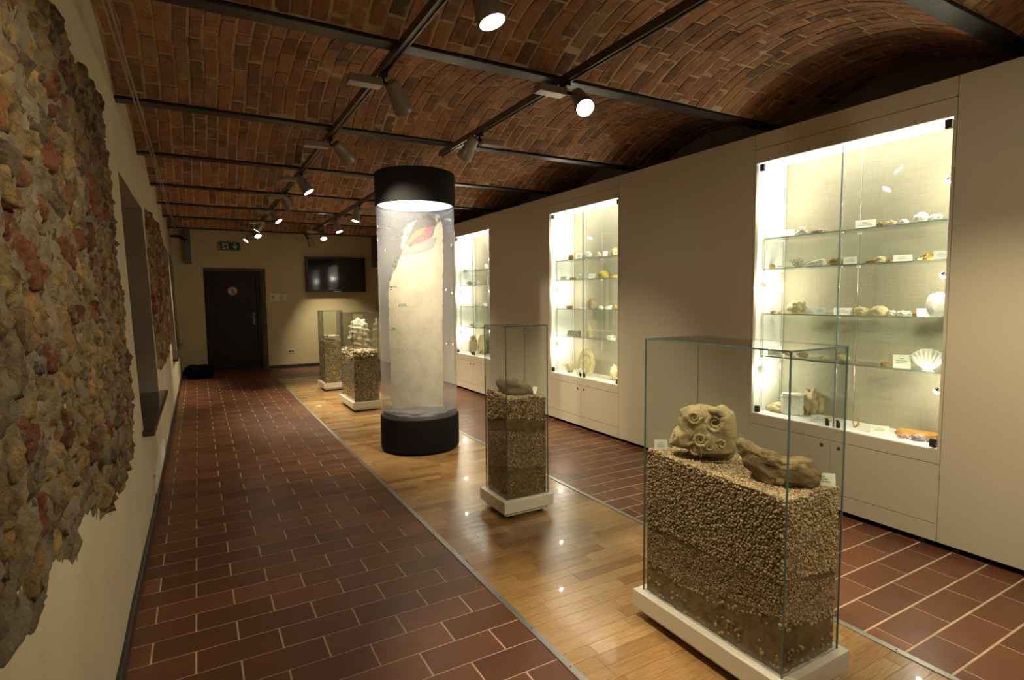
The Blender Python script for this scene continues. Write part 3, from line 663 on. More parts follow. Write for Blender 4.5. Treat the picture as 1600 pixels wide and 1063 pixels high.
ITEMS = [
  (0, 'top', 'card', 'w', 'label_card', 'small white label card leaning at the left end of the top glass shelf, near showcase', 3.6, 2.461, 1.8, 0.103, 0.054),
  (0, 'top', 'coral', 'w', 'coral_specimen', 'white coral lump with dark pits beside the leftmost card on the top shelf, near showcase', 3.64, 2.376, 1.8, 0.079, 0.066),
  (0, 'top', 'rock', 'b', 'fossil_specimen', 'brown white flaky fossil right of the pitted white coral on the top shelf, near showcase', 3.64, 2.263, 1.8, 0.103, 0.039),
  (0, 'top', 'card', 'g', 'label_card', 'larger pale grey label card in the middle of the top glass shelf, near showcase', 3.6, 1.936, 1.8, 0.114, 0.055),
  (0, 'top', 'rock', 'o', 'fossil_specimen', 'small dark ochre stone just right of the grey card on the top shelf, near showcase', 3.64, 1.868, 1.8, 0.051, 0.035),
  (0, 'top', 'rock', 'y', 'fossil_specimen', 'golden tan rounded stone beside the small ochre stone on the top shelf, near showcase', 3.64, 1.812, 1.8, 0.061, 0.038),
  (0, 'top', 'coral', 'w', 'coral_specimen', 'little round white coral left of the big white ball on the top shelf, near showcase', 3.64, 1.743, 1.8, 0.053, 0.038),
  (0, 'top', 'ball', 'w', 'coral_specimen', 'big smooth white ball shaped specimen near the right end of the top shelf, near showcase', 3.64, 1.655, 1.8, 0.077, 0.063),
  (0, 'top', 'coral', 'w', 'coral_specimen', 'low black spotted white slab at the right end of the top shelf, near showcase', 3.64, 1.578, 1.8, 0.076, 0.043),
  (0, 'second', 'rock', 'o', 'fossil_specimen', 'small ochre stone at the far left end of the second shelf, near showcase', 3.64, 2.6, 1.585, 0.056, 0.037),
  (0, 'second', 'rock', 'w', 'fossil_specimen', 'low whitish crumbs beside the leftmost ochre stone on the second shelf, near showcase', 3.64, 2.529, 1.585, 0.064, 0.023),
  (0, 'second', 'tangle', 'g', 'coral_specimen', 'grey tangled branching coral on the left of the second shelf, near showcase', 3.64, 2.41, 1.585, 0.138, 0.062),
  (0, 'second', 'slab', 'w', 'fossil_specimen', 'bright white slanting slab right of the grey tangled coral on the second shelf, near showcase', 3.64, 2.265, 1.585, 0.121, 0.06),
  (0, 'second', 'coral', 'o', 'coral_specimen', 'ochre knobbly coral left of the pane joint on the second shelf, near showcase', 3.64, 2.137, 1.585, 0.105, 0.05),
  (0, 'second', 'card', 'g', 'label_card', 'pale label card right behind the pane joint on the second shelf, near showcase', 3.6, 2.021, 1.585, 0.077, 0.049),
  (0, 'second', 'rock', 'o', 'fossil_specimen', 'flat ochre stone left of the pale yellow ball on the second shelf, near showcase', 3.64, 1.924, 1.585, 0.056, 0.024),
  (0, 'second', 'ball', 'y', 'fossil_specimen', 'pale yellow ball shaped fossil on the second shelf, near showcase', 3.64, 1.863, 1.585, 0.066, 0.043),
  (0, 'second', 'cone', 'o', 'fossil_specimen', 'tiny ochre cone standing right of the yellow ball on the second shelf, near showcase', 3.64, 1.807, 1.585, 0.031, 0.031),
  (0, 'second', 'card', 'g', 'label_card', 'wide grey label card right of the ochre cone on the second shelf, near showcase', 3.6, 1.719, 1.585, 0.097, 0.041),
  (0, 'second', 'rock', 'y', 'fossil_specimen', 'low yellow stone right of the wide grey card on the second shelf, near showcase', 3.64, 1.652, 1.585, 0.048, 0.03),
  (0, 'second', 'rock', 'r', 'fossil_specimen', 'orange angular rock near the right end of the second shelf, near showcase', 3.64, 1.612, 1.585, 0.058, 0.044),
  (0, 'second', 'card', 'w', 'label_card', 'cream label card at the right end of the second shelf, near showcase', 3.6, 1.526, 1.585, 0.071, 0.05),
  (0, 'third', 'rock', 'o', 'fossil_specimen', 'tiny flat tan stone at the left end of the third shelf, near showcase', 3.64, 2.58, 1.265, 0.047, 0.023),
  (0, 'third', 'rock', 'y', 'fossil_specimen', 'tiny round yellow stone second from the left on the third shelf, near showcase', 3.64, 2.526, 1.265, 0.041, 0.032),
  (0, 'third', 'yolk', 'y', 'fossil_specimen', 'big yellow egg shaped rock on the left of the third shelf, near showcase', 3.64, 2.395, 1.265, 0.13, 0.098),
  (0, 'third', 'rock', 'w', 'fossil_specimen', 'white lumpy rock in front of the big yellow rock on the third shelf, near showcase', 3.64, 2.308, 1.265, 0.07, 0.039),
  (0, 'third', 'card', 'g', 'label_card', 'grey label card left of the pane joint on the third shelf, near showcase', 3.6, 2.205, 1.265, 0.072, 0.047),
  (0, 'third', 'slab', 'w', 'fossil_specimen', 'thin white slanting shard beside the grey card on the third shelf, near showcase', 3.64, 2.164, 1.265, 0.055, 0.034),
  (0, 'third', 'card', 'w', 'label_card', 'bright white label card behind the pane joint on the third shelf, near showcase', 3.6, 2.056, 1.265, 0.107, 0.045),
  (0, 'third', 'rock', 'o', 'fossil_specimen', 'flat tan chip in front of the bright white card on the third shelf, near showcase', 3.64, 2.09, 1.265, 0.067, 0.017),
  (0, 'third', 'coral', 'y', 'fossil_specimen', 'pale yellow pitted rock in the middle of the third shelf, near showcase', 3.64, 1.963, 1.265, 0.113, 0.057),
  (0, 'third', 'ball', 'y', 'fossil_specimen', 'large pale rounded stone right of the pitted yellow rock on the third shelf, near showcase', 3.64, 1.858, 1.265, 0.098, 0.063),
  (0, 'third', 'rock', 'w', 'fossil_specimen', 'small whitish stone right of the large pale one on the third shelf, near showcase', 3.64, 1.786, 1.265, 0.05, 0.035),
  (0, 'third', 'rock', 'w', 'fossil_specimen', 'long whitish stone before the cream card on the third shelf, near showcase', 3.64, 1.718, 1.265, 0.091, 0.034),
  (0, 'third', 'rock', 'o', 'fossil_specimen', 'small ochre stone at the cream card on the third shelf, near showcase', 3.64, 1.66, 1.265, 0.03, 0.03),
  (0, 'third', 'card', 'w', 'label_card', 'cream label card with print before the large white rock on the third shelf, near showcase', 3.6, 1.586, 1.265, 0.091, 0.047),
  (0, 'third', 'ball', 'w', 'fossil_specimen', 'largest bright white boulder at the right end of the third shelf, near showcase', 3.64, 1.554, 1.265, 0.109, 0.138),
  (0, 'lowest', 'card', 'g', 'label_card', 'shaded grey label card at the left end of the lowest glass shelf, near showcase', 3.6, 2.53, 0.96, 0.097, 0.041),
  (0, 'lowest', 'rock', 'p', 'shell_specimen', 'pinkish curled shell right of the shaded card on the lowest shelf, near showcase', 3.64, 2.455, 0.96, 0.082, 0.041),
  (0, 'lowest', 'coral', 'p', 'shell_specimen', 'pinkish rough shell second from the shaded card on the lowest shelf, near showcase', 3.64, 2.349, 0.96, 0.089, 0.045),
  (0, 'lowest', 'rock', 'y', 'shell_specimen', 'flat yellowish shell left of the olive lump on the lowest shelf, near showcase', 3.64, 2.201, 0.96, 0.073, 0.022),
  (0, 'lowest', 'yolk', 'y', 'fossil_specimen', 'olive yellow lump at the pane joint on the lowest shelf, near showcase', 3.64, 2.071, 0.96, 0.092, 0.05),
  (0, 'lowest', 'rock', 'o', 'shell_specimen', 'small tan broken shells left of the tall card on the lowest shelf, near showcase', 3.64, 1.81, 0.96, 0.066, 0.023),
  (0, 'lowest', 'card', 'g', 'label_card', 'tall grey label card with print on the right of the lowest shelf, near showcase', 3.6, 1.7, 0.96, 0.091, 0.076),
  (0, 'lowest', 'fan', 'w', 'shell_specimen', 'large white fan shaped shell at the right end of the lowest shelf, near showcase', 3.64, 1.583, 0.96, 0.162, 0.122),
  (0, 'floor', 'rock', 'y', 'fossil_specimen', 'flat layered pale rock at the left on the lit base of the near showcase', 3.64, 2.52, 0.56, 0.168, 0.075),
  (0, 'floor', 'rock', 't', 'fossil_specimen', 'tall brownish pale rock standing behind the white block in the near showcase', 3.72, 2.338, 0.56, 0.208, 0.208),
  (0, 'floor', 'block', 'w', 'fossil_specimen', 'squarish white block with a ledge on top in the near showcase', 3.65, 2.416, 0.56, 0.155, 0.155),
  (0, 'floor', 'card', 'g', 'label_card', 'pale label card on the base left of the black handles in the near showcase', 3.56, 2.168, 0.56, 0.094, 0.047),
  (0, 'floor', 'rock', 'y', 'fossil_specimen', 'low cream stone behind the label card near the handles in the near showcase', 3.66, 2.16, 0.56, 0.056, 0.039),
  (0, 'floor', 'spike', 'o', 'coral_specimen', 'thin brown spiky coral sprig right of the handles in the near showcase', 3.62, 1.968, 0.56, 0.049, 0.086),
  (0, 'floor', 'card', 'g', 'label_card', 'pale green label card on the base right of the brown sprig in the near showcase', 3.58, 1.797, 0.56, 0.105, 0.047),
  (0, 'floor', 'slab', 'r', 'fossil_specimen', 'long flat orange slab at the back right of the base in the near showcase', 3.72, 1.658, 0.56, 0.219, 0.031),
  (0, 'floor', 'rock', 'p', 'fossil_specimen', 'pinkish low stone in front of the orange slab in the near showcase', 3.6, 1.674, 0.56, 0.076, 0.027),
  (0, 'floor', 'coral', 'v', 'fossil_specimen', 'purplish grey knobbly lump in front of the orange slab in the near showcase', 3.6, 1.597, 0.56, 0.082, 0.041),
  (0, 'floor', 'rock', 'v', 'fossil_specimen', 'small mauve stone at the right end of the base in the near showcase', 3.62, 1.536, 0.56, 0.07, 0.026),
  (1, 'top', 'card', 'g', 'label_card', 'small beige label card at the left end of the top shelf, middle showcase', 3.6, 5.174, 1.8, 0.072, 0.05),
  (1, 'top', 'coral', 'o', 'fossil_specimen', 'brown pitted stone between two cards on the top shelf, middle showcase', 3.64, 5.095, 1.8, 0.071, 0.071),
  (1, 'top', 'card', 'w', 'label_card', 'white label card right of the brown pitted stone on the top shelf, middle showcase', 3.6, 4.903, 1.8, 0.076, 0.076),
  (1, 'top', 'coral', 'w', 'coral_specimen', 'white ribbed coral on the top shelf, middle showcase', 3.64, 4.786, 1.8, 0.102, 0.082),
  (1, 'top', 'rock', 'y', 'fossil_specimen', 'cream stone with dark eye right of the ribbed coral on the top shelf, middle showcase', 3.64, 4.607, 1.8, 0.066, 0.06),
  (1, 'top', 'card', 'w', 'label_card', 'white label card right of the cream stone on the top shelf, middle showcase', 3.6, 4.453, 1.8, 0.052, 0.058),
  (1, 'top', 'rock', 'y', 'fossil_specimen', 'yellow lump at the right end of the top shelf, middle showcase', 3.64, 4.357, 1.8, 0.083, 0.083),
  (1, 'second', 'card', 'g', 'label_card', 'dull grey card at the left end of the second shelf, middle showcase', 3.6, 5.194, 1.585, 0.079, 0.043),
  (1, 'second', 'rock', 'o', 'fossil_specimen', 'flat ochre chip left on the second shelf, middle showcase', 3.64, 5.065, 1.585, 0.092, 0.028),
  (1, 'second', 'coral', 'w', 'fossil_specimen', 'small whitish upright figure like stone on the second shelf, middle showcase', 3.64, 4.911, 1.585, 0.063, 0.063),
  (1, 'second', 'card', 'w', 'label_card', 'white label card left of the yellow gourd shaped stone on the second shelf, middle showcase', 3.6, 4.673, 1.585, 0.08, 0.054),
  (1, 'second', 'yolk', 'Y', 'fossil_specimen', 'bright yellow gourd shaped stone on the second shelf, middle showcase', 3.64, 4.529, 1.585, 0.151, 0.079),
  (1, 'second', 'slab', 'r', 'fossil_specimen', 'flat orange slab right of the yellow gourd stone on the second shelf, middle showcase', 3.64, 4.366, 1.585, 0.096, 0.032),
  (1, 'third', 'rock', 'o', 'fossil_specimen', 'small brown shard at the left of the third shelf, middle showcase', 3.64, 5.121, 1.265, 0.086, 0.036),
  (1, 'third', 'card', 'w', 'label_card', 'white label card left of the round urchin on the third shelf, middle showcase', 3.6, 4.823, 1.265, 0.076, 0.062),
  (1, 'third', 'urchin', 't', 'fossil_specimen', 'round ribbed brown sea urchin fossil on the third shelf, middle showcase', 3.64, 4.714, 1.265, 0.109, 0.115),
  (1, 'third', 'rock', 'w', 'fossil_specimen', 'low pale stone right of the round urchin on the third shelf, middle showcase', 3.64, 4.562, 1.265, 0.066, 0.04),
  (1, 'third', 'slab', 'w', 'fossil_specimen', 'white slab near the right of the third shelf, middle showcase', 3.64, 4.439, 1.265, 0.078, 0.052),
  (1, 'third', 'rock', 'o', 'fossil_specimen', 'ochre stone at the right end of the third shelf, middle showcase', 3.64, 4.329, 1.265, 0.051, 0.051),
  (1, 'lowest', 'block', 'g', 'display_box', 'pale flat translucent box on the left of the lowest shelf, middle showcase', 3.64, 5.032, 0.96, 0.164, 0.064),
  (1, 'lowest', 'bottle', 'y', 'fossil_specimen', 'cream bottle shaped fossil standing on the lowest shelf, middle showcase', 3.64, 4.757, 0.96, 0.082, 0.172),
  (1, 'lowest', 'rock', 'w', 'fossil_specimen', 'flat pale stone at the right end of the lowest shelf, middle showcase', 3.64, 4.398, 0.96, 0.13, 0.046),
  (1, 'floor', 'tangle', 'y', 'coral_specimen', 'spreading cream coral branches at the left on the base of the middle showcase', 3.64, 5.125, 0.56, 0.145, 0.109),
  (1, 'floor', 'disk', 'y', 'fossil_specimen', 'large upright round pale yellow disc fossil in the middle showcase', 3.64, 4.811, 0.56, 0.202, 0.292),
  (1, 'floor', 'rock', 'w', 'fossil_specimen', 'white lump at the foot of the round disc fossil in the middle showcase', 3.58, 4.848, 0.56, 0.097, 0.083),
  (1, 'floor', 'rock', 'y', 'fossil_specimen', 'pale rounded rock at the right of the base in the middle showcase', 3.64, 4.36, 0.56, 0.097, 0.169),
  (2, 'top', 'rock', 'g', 'fossil_specimen', 'low greyish stones at the left of the top shelf, far showcase', 3.64, 7.875, 1.8, 0.099, 0.04),
  (2, 'top', 'rock', 'w', 'fossil_specimen', 'small white stone in the middle of the top shelf, far showcase', 3.64, 7.489, 1.8, 0.057, 0.048),
  (2, 'top', 'ball', 'w', 'fossil_specimen', 'bright white ball at the right end of the top shelf, far showcase', 3.64, 7.184, 1.8, 0.065, 0.083),
  (2, 'second', 'coral', 'g', 'coral_specimen', 'grey pitted coral at the left of the second shelf, far showcase', 3.64, 7.755, 1.585, 0.108, 0.069),
  (2, 'second', 'coral', 'w', 'coral_specimen', 'whitish pitted coral right of the grey one on the second shelf, far showcase', 3.64, 7.486, 1.585, 0.105, 0.067),
  (2, 'second', 'bottle', 'g', 'fossil_specimen', 'dark grey upright stone at the right end of the second shelf, far showcase', 3.64, 7.159, 1.585, 0.037, 0.129),
  (2, 'third', 'rock', 'w', 'fossil_specimen', 'white stone in the middle of the third shelf, far showcase', 3.64, 7.475, 1.265, 0.105, 0.057),
  (2, 'third', 'ball', 'w', 'fossil_specimen', 'white round stone at the right end of the third shelf, far showcase', 3.64, 7.241, 1.265, 0.084, 0.056),
  (2, 'lowest', 'slab', 'w', 'fossil_specimen', 'pale slab left of the card on the lowest shelf, far showcase', 3.64, 7.674, 0.96, 0.078, 0.049),
  (2, 'lowest', 'card', 'w', 'label_card', 'white label card on the lowest shelf, far showcase', 3.6, 7.413, 0.96, 0.057, 0.076),
  (2, 'floor', 'coral', 't', 'fossil_specimen', 'large pale jagged rock on the left of the base in the far showcase', 3.64, 7.67, 0.56, 0.196, 0.275),
  (2, 'floor', 'coral', 'y', 'fossil_specimen', 'large cream jagged rock on the right of the base in the far showcase', 3.72, 7.511, 0.56, 0.165, 0.291),
]

GR = {'top': 'specimens on the top shelf', 'second': 'specimens on the second shelf', 'third': 'specimens on the third shelf', 'lowest': 'specimens on the lowest shelf', 'floor': 'specimens on the showcase base'}
CS = ['near showcase', 'middle showcase', 'far showcase']
def card(x, y, z, w_, h_, label, group, matk, yaw_, lean=.35, lines=3, ground=False):
    # small tilted printed card
    t = empty('label_card', (x, y, z), label, 'card', group)
    nrm = Vector((-math.cos(yaw_)*math.cos(lean), -math.sin(yaw_)*math.cos(lean), math.sin(lean))); side = Vector((math.sin(yaw_), -math.cos(yaw_), 0)); up = nrm.cross(side)
    if up.z < 0: up = -up
    c = Vector((x, y, z+.0005)); H = h_/max(up.z, .3)
    def P(a, b_, d): return tuple(c + side*a + up*b_ + nrm*d)
    b = MB(); b.add([P(-w_/2, 0, 0), P(w_/2, 0, 0), P(w_/2, H, 0), P(-w_/2, H, 0), P(-w_/2, 0, -.002), P(w_/2, 0, -.002), P(w_/2, H, -.002), P(-w_/2, H, -.002)], [(0, 1, 2, 3), (7, 6, 5, 4), (0, 4, 5, 1), (1, 5, 6, 2), (2, 6, 7, 3), (3, 7, 4, 0)])
    b.build('card_face', MAT[matk], t)
    p = MB(); r = random.Random(int(x*977+y*1013))
    for k in range(lines):
        zz = H*(.68-.17*k); ww = w_*(.12 if k == 0 else r.uniform(.22, .34)); xx = -ww
        while xx < ww:
            l_ = w_*r.uniform(.03, .09); p.add([P(xx, zz, .0004), P(min(xx+l_, ww), zz, .0004), P(min(xx+l_, ww), zz+H*.055, .0004), P(xx, zz+H*.055, .0004)], [(0, 1, 2, 3)]); xx += l_+w_*.02
    p.build('print', MAT['print'], t)
    return t
def branches(w_, h_, seed, n_=16, r0=.0035, spread=1.0):
    r = random.Random(seed); b = MB()
    for k in range(n_):
        p = Vector((r.uniform(-.2, .2)*w_, r.uniform(-.25, .25)*w_, .002)); d = Vector((r.uniform(-1, 1), r.uniform(-1, 1), r.uniform(.2, 1.1))).normalized()
        for s in range(4):
            q = p + d*h_*.42*r.uniform(.6, 1.1)*spread; q.z = min(max(q.z, .002), h_); q.x = max(-w_/2, min(w_/2, q.x)); q.y = max(-w_/2, min(w_/2, q.y))
            if (q-p).length > 1e-4: b.tube(p, q, r0*(1-.18*s), r0*(.85-.18*s), 6)
            p = q; d = (d + Vector((r.uniform(-.8, .8), r.uniform(-.8, .8), r.uniform(-.5, .6)))).normalized()
    return np.array(b.v), b.f
for idx, (ci, sh, kind, col, nm, lab, x, y, z, w_, h_) in enumerate(ITEMS):
    grp = '%s, %s' % (GR[sh], CS[ci]); mat = SM[col]; zz = (z if sh != 'floor' else .547) + .0005; ya = math.atan2(y, x)
    if kind == 'card':
        card(x, y, zz, w_*.95, h_*.97, lab, 'label cards, %s' % CS[ci], 'cardw' if col == 'w' else 'cardg', .55, .45); continue
    if kind in ('rock', 'yolk'): v, f = lumpy((min(w_*.85, .11), w_, h_), idx, .48 if kind == 'rock' else .26, 1.9, 4)
    elif kind == 'ball': v, f = lumpy((w_*.9, w_, h_), idx, .17, 1.4, 4)
    elif kind == 'coral': v, f = lumpy((min(w_*.85, .12), w_, h_), idx, .30, 3.2, 4, pits=.55)
    elif kind == 'slab': v, f = lumpy((w_*.5, w_, h_), idx, .2, 1.6, 3, box=.6); v = v.copy(); v[:, 2] *= (1 - .55*(v[:, 1]/w_+.5)) if sh == 'second' or sh == 'third' else 1
    elif kind == 'block':
        v, f = lumpy((w_*.5, w_, h_*.9), idx, .15, 2, 4, box=1)
        v2, f2 = lumpy((w_*.55, w_*1.02, h_*.22), idx+3, .25, 2, 4, box=.7); v2 = v2 + np.array([0, 0, h_*.78]); f = list(f) + [tuple(k+len(v) for k in q) for q in f2]; v = np.vstack([v, v2])
    elif kind == 'tangle': v, f = branches(w_*.95, h_, idx, 26, .0035 if ci == 0 else .004)
    elif kind == 'spike': v, f = branches(w_*.8, h_, idx, 5, .003, 1.3)
    elif kind == 'cone': v, f = lumpy((w_, w_, h_), idx, .12, 2, 3); v = v.copy(); t = v[:, 2:3]/h_; v[:, :2] *= (1.1-.85*t)
    elif kind == 'bottle':
        v, f = lumpy((w_*.8, w_, h_), idx, .05, 2, 4, box=.4); v = v.copy(); t = v[:, 2]/h_
        k = np.interp(t, [0, .15, .45, .6, .72, .95, 1], [.95, 1.0, .95, .6, .36, .38, .3]); v[:, 0] *= k; v[:, 1] *= k
    elif kind == 'disk':
        v, f = lumpy((w_*.25, w_, h_), idx, .04, 3, 5); v = v.copy()
        yy = v[:, 1]; z2 = v[:, 2]-h_/2; rr = np.hypot(yy/(w_/2), z2/(h_/2)); v[:, 0] -= np.sign(-v[:, 0]+1e-9)*0; v[:, 0] += .006*np.cos(rr*14)*(v[:, 0] < 0) + .003*np.sin(np.arctan2(z2, yy)*28)*(v[:, 0] < 0)*(rr > .5)
    elif kind == 'fan':
        v, f = lumpy((w_*.35, w_, h_), idx, .05, 2, 5); v = v.copy(); t = v[:, 2]/h_
        v[:, 1] *= np.interp(t, [0, .1, .6, 1], [.45, .6, 1.15, .95]); a = np.arctan2(v[:, 1], v[:, 2]+.02); v[:, 0] += .0035*np.sin(a*34)*(v[:, 0] < 0)
    elif kind == 'urchin':
        v, f = lumpy((w_*.9, w_, h_), idx, .02, 2, 5); v = v.copy(); a = np.arctan2(v[:, 1], v[:, 0]); k = 1+.045*np.cos(a*10); v[:, 0] *= k; v[:, 1] *= k
    cat = 'coral' if 'coral' in nm else ('shell' if 'shell' in nm else ('box' if 'box' in nm else 'fossil'))
    put(nm, v, f, mat, x, y, zz, (0.35 if kind not in ('disk',) else .5) if kind in ('slab', 'block', 'disk', 'fan') else 0, lab, cat, grp)

# ------------------------------------------------------------------ free-standing glass cases
def pebbles(pts, rads, seed, tint_lo=0, tint_hi=1):
    r = np.random.default_rng(seed); v0, f0 = ICO[1]; n_ = len(pts); nv = len(v0)
    sc = rads[:, None]*r.uniform(.65, 1.25, (n_, 3)); q = r.normal(size=(n_, 4)); q /= np.linalg.norm(q, axis=1)[:, None]
    a, b, c, d = q.T
    Rr = np.stack([1-2*(c*c+d*d), 2*(b*c-a*d), 2*(b*d+a*c), 2*(b*c+a*d), 1-2*(b*b+d*d), 2*(c*d-a*b), 2*(b*d-a*c), 2*(c*d+a*b), 1-2*(b*b+c*c)], 1).reshape(n_, 3, 3)
    jit = 1+r.normal(0, .13, (n_, nv, 1)); V = np.einsum('nij,nkj->nki', Rr, v0[None]*sc[:, None, :]*jit) + np.asarray(pts)[:, None, :]
    F = (np.array(f0)[None] + (np.arange(n_)*nv)[:, None, None]).reshape(-1, 3)
    t = np.repeat(r.uniform(tint_lo, tint_hi, n_), nv)
    return V.reshape(-1, 3), F, t
def np_mesh(name, V, F, mat, tint=None, origin=(0, 0, 0), smooth=False):
    me = bpy.data.meshes.new(name); V = V - np.array(origin)
    me.vertices.add(len(V)); me.vertices.foreach_set('co', V.astype('f').ravel()); me.loops.add(F.size); me.loops.foreach_set('vertex_index', F.astype('i').ravel())
    me.polygons.add(len(F)); me.polygons.foreach_set('loop_start', np.arange(0, F.size, 3, dtype='i')); me.polygons.foreach_set('loop_total', np.full(len(F), 3, dtype='i'))
    if smooth: me.polygons.foreach_set('use_smooth', np.ones(len(F), bool))
    if tint is not None: a = me.attributes.new('tint', 'FLOAT', 'POINT'); a.data.foreach_set('value', tint.astype('f'))
    me.materials.append(mat); me.update(calc_edges=True)
    o = bpy.data.objects.new(name, me); COL.objects.link(o); o.location = origin; return o
def scatter_rect(w_, h_, s, r):
    a = np.arange(s/2, w_, s); b = np.arange(s/2, h_, s*.87); A, B = np.meshgrid(a, b); A = A + (np.arange(len(b)) % 2)[:, None]*s/2
    A = A + r.uniform(-.3, .3, A.shape)*s; B = B + r.uniform(-.3, .3, B.shape)*s; k = (A.ravel() < w_) & (A.ravel() > 0); return A.ravel()[k], B.ravel()[k]
def glass_case(tray, gl, top, label, glabel, bands, rt_, matg, zfun, seed, cap=None):
    x0, x1, y0, y1 = tray; gx0, gx1, gy0, gy1 = gl; ZG0, ZG1 = .12, 1.22
    T = empty('glass_case', ((x0+x1)/2, (y0+y1)/2, 0), label, 'display case', 'glass cases standing on the parquet')
    MB().box(x0, x1, y0, y1, .046, .12).build('tray', MAT['white'], T, bevel=.0015)
    MB().box(x0+.028, x1-.028, y0+.028, y1-.028, .018, .046).build('plinth', MAT['white'], T, bevel=.001)
    for a in (x0+.075, x1-.075):
        for b_ in (y0+.075, y1-.075): MB().tube((a, b_-.01, .0), (a, b_-.01, .0185), .026, n=16).build('foot', MAT['black'], T)
    g = .004
    MB().box(gx0, gx1, gy0, gy0+g, ZG0, ZG1-g).build('glass_pane', MAT['glass'], T)
    MB().box(gx0, gx1, gy1-g, gy1, ZG0, ZG1-g).build('glass_pane', MAT['glass'], T)
    MB().box(gx0, gx0+g, gy0+g, gy1-g, ZG0, ZG1-g).build('glass_pane', MAT['glass'], T)
    MB().box(gx1-g, gx1, gy0+g, gy1-g, ZG0, ZG1-g).build('glass_pane', MAT['glass'], T)
    MB().box(gx0, gx1, gy0, gy1, ZG1-g, ZG1).build('glass_top', MAT['glass'], T)
    e = MB(); q = .0036
    for a in (gx0, gx1):
        for b_ in (gy0, gy1): k_ = .7 if (a == gx0 or b_ == gy0) else .35; e.box(a-q*k_, a+q*k_, b_-q*k_, b_+q*k_, ZG0, ZG1)
    for b_ in (gy0, gy1): e.box(gx0-q*.6, gx1+q*.6, b_-q*.6, b_+q*.6, ZG1-.005, ZG1+.0006)
    for a in (gx0, gx1): e.box(a-q*.6, a+q*.6, gy0, gy1, ZG1-.005, ZG1+.0006)
    e.build('polished_edges', MAT['edge'], T)
    # fill
    r = np.random.default_rng(seed); i0 = .010; fx0, fx1, fy0, fy1 = gx0+g+i0*.6, gx1-g-i0*.6, gy0+g+i0*.6, gy1-g-i0*.6
    NX, NY = 16, max(14, int((fy1-fy0)/.02)); V = []; F = []; NZ = 40
    # sand block with rough faces (top grid + side grids)
    def side(P0, P1, nrm):
        base = len(V); nn = max(10, int(np.linalg.norm(np.array(P1)-np.array(P0))/.012))
        for i in range(nn+1):
            t = i/nn; px, py = P0[0]+(P1[0]-P0[0])*t, P0[1]+(P1[1]-P0[1])*t; zt = zfun(px, py)
            for k in range(NZ+1):
                z = .121 + (zt-.121)*k/NZ; d = .0055*noise.fractal(Vector((px*45, py*45, z*45)), .8, 2, 4) if 0 < i < nn else 0
                V.append((px+nrm[0]*d, py+nrm[1]*d, z))
        for i in range(nn):
            for k in range(NZ): F.append((base+i*(NZ+1)+k, base+(i+1)*(NZ+1)+k, base+(i+1)*(NZ+1)+k+1, base+i*(NZ+1)+k+1))
    side((fx0, fy1), (fx0, fy0), (-1, 0)); side((fx0, fy0), (fx1, fy0), (0, -1)); side((fx1, fy0), (fx1, fy1), (1, 0)); side((fx1, fy1), (fx0, fy1), (0, 1))
    base = len(V)
    for i in range(NX+1):
        for k in range(NY+1): px, py = fx0+(fx1-fx0)*i/NX, fy0+(fy1-fy0)*k/NY; V.append((px, py, zfun(px, py)))
    for i in range(NX):
        for k in range(NY): F.append((base+i*(NY+1)+k, base+(i+1)*(NY+1)+k, base+(i+1)*(NY+1)+k+1, base+i*(NY+1)+k+1))
    G = empty('gravel_fill', ((gx0+gx1)/2, (gy0+gy1)/2, .12), glabel, 'gravel', kind='stuff')
    o = mesh_obj('packed_sand', V, F, MAT['sand'], G, smooth=True); o['kind'] = 'stuff'
    P = []; Rd = []
    for (P0, P1) in (((fx0, fy1), (fx0, fy0)), ((fx0, fy0), (fx1, fy0)), ((fx1, fy0), (fx1, fy1)), ((fx1, fy1), (fx0, fy1))):
        Lh = math.hypot(P1[0]-P0[0], P1[1]-P0[1])
        for (zl, zh, slope, rad, dens) in bands:
            s = rad*1.75; A, B = scatter_rect(Lh, .72, s, r)
            for a, b_ in zip(A, B):
                if r.random() > dens: continue
                px, py = P0[0]+(P1[0]-P0[0])*a/Lh, P0[1]+(P1[1]-P0[1])*a/Lh; z = .126+b_
                u_ = slope*((py-fy0)/(fy1-fy0)) + slope*.8*((px-fx0)/(fx1-fx0)); wv = .010*math.sin(a*9+zl*30)
                if not (zl+u_+wv <= z < zh+u_+wv) or z > zfun(px, py)-.002: continue
                P.append((px, py, z)); Rd.append(rad*r.uniform(.7, 1.15))
    A, B = scatter_rect(fx1-fx0, fy1-fy0, rt_*1.6, r)
    for a, b_ in zip(A, B): px, py = fx0+a, fy0+b_; P.append((px, py, zfun(px, py)+rt_*.25)); Rd.append(rt_*r.uniform(.7, 1.2))
    V, F, t = pebbles(np.array(P), np.array(Rd), seed)
    o = np_mesh('pebbles', V, F, MAT[matg], t, origin=((gx0+gx1)/2, (gy0+gy1)/2, .12)); o['kind'] = 'stuff'
    o.parent = G; o.location = (0, 0, 0)
    return T
def zf(base, sy, amp, y0, sd, pk=0, yk=0):
    return lambda x, y: base + sy*(y-y0) + amp*noise.noise(Vector((x*9, y*9, sd))) + pk*math.exp(-((y-yk)/.12)**2)
z1 = zf(.718, .035, .012, 1.09, 2); z2 = zf(.752, .16, .012, 2.98, 5); z3 = zf(.735, .0, .03, 6.9, 7); z4 = zf(.755, .0, .008, 8.7, 9)
glass_case((1.605, 1.985, 1.066, 1.785), (1.64, 1.955, 1.095, 1.755), 1.22, 'long glass case nearest the viewer, with two fossil rocks on beige gravel', 'beige gravel over sand bands filling the nearest glass case',
           [(.44, .80, -.04, .0068, 1), (.30, .44, -.05, .0042, .8), (.265, .30, -.05, .007, .5), (.10, .205, -.02, .0075, .18)], .0055, 'gravel', z1, 11)
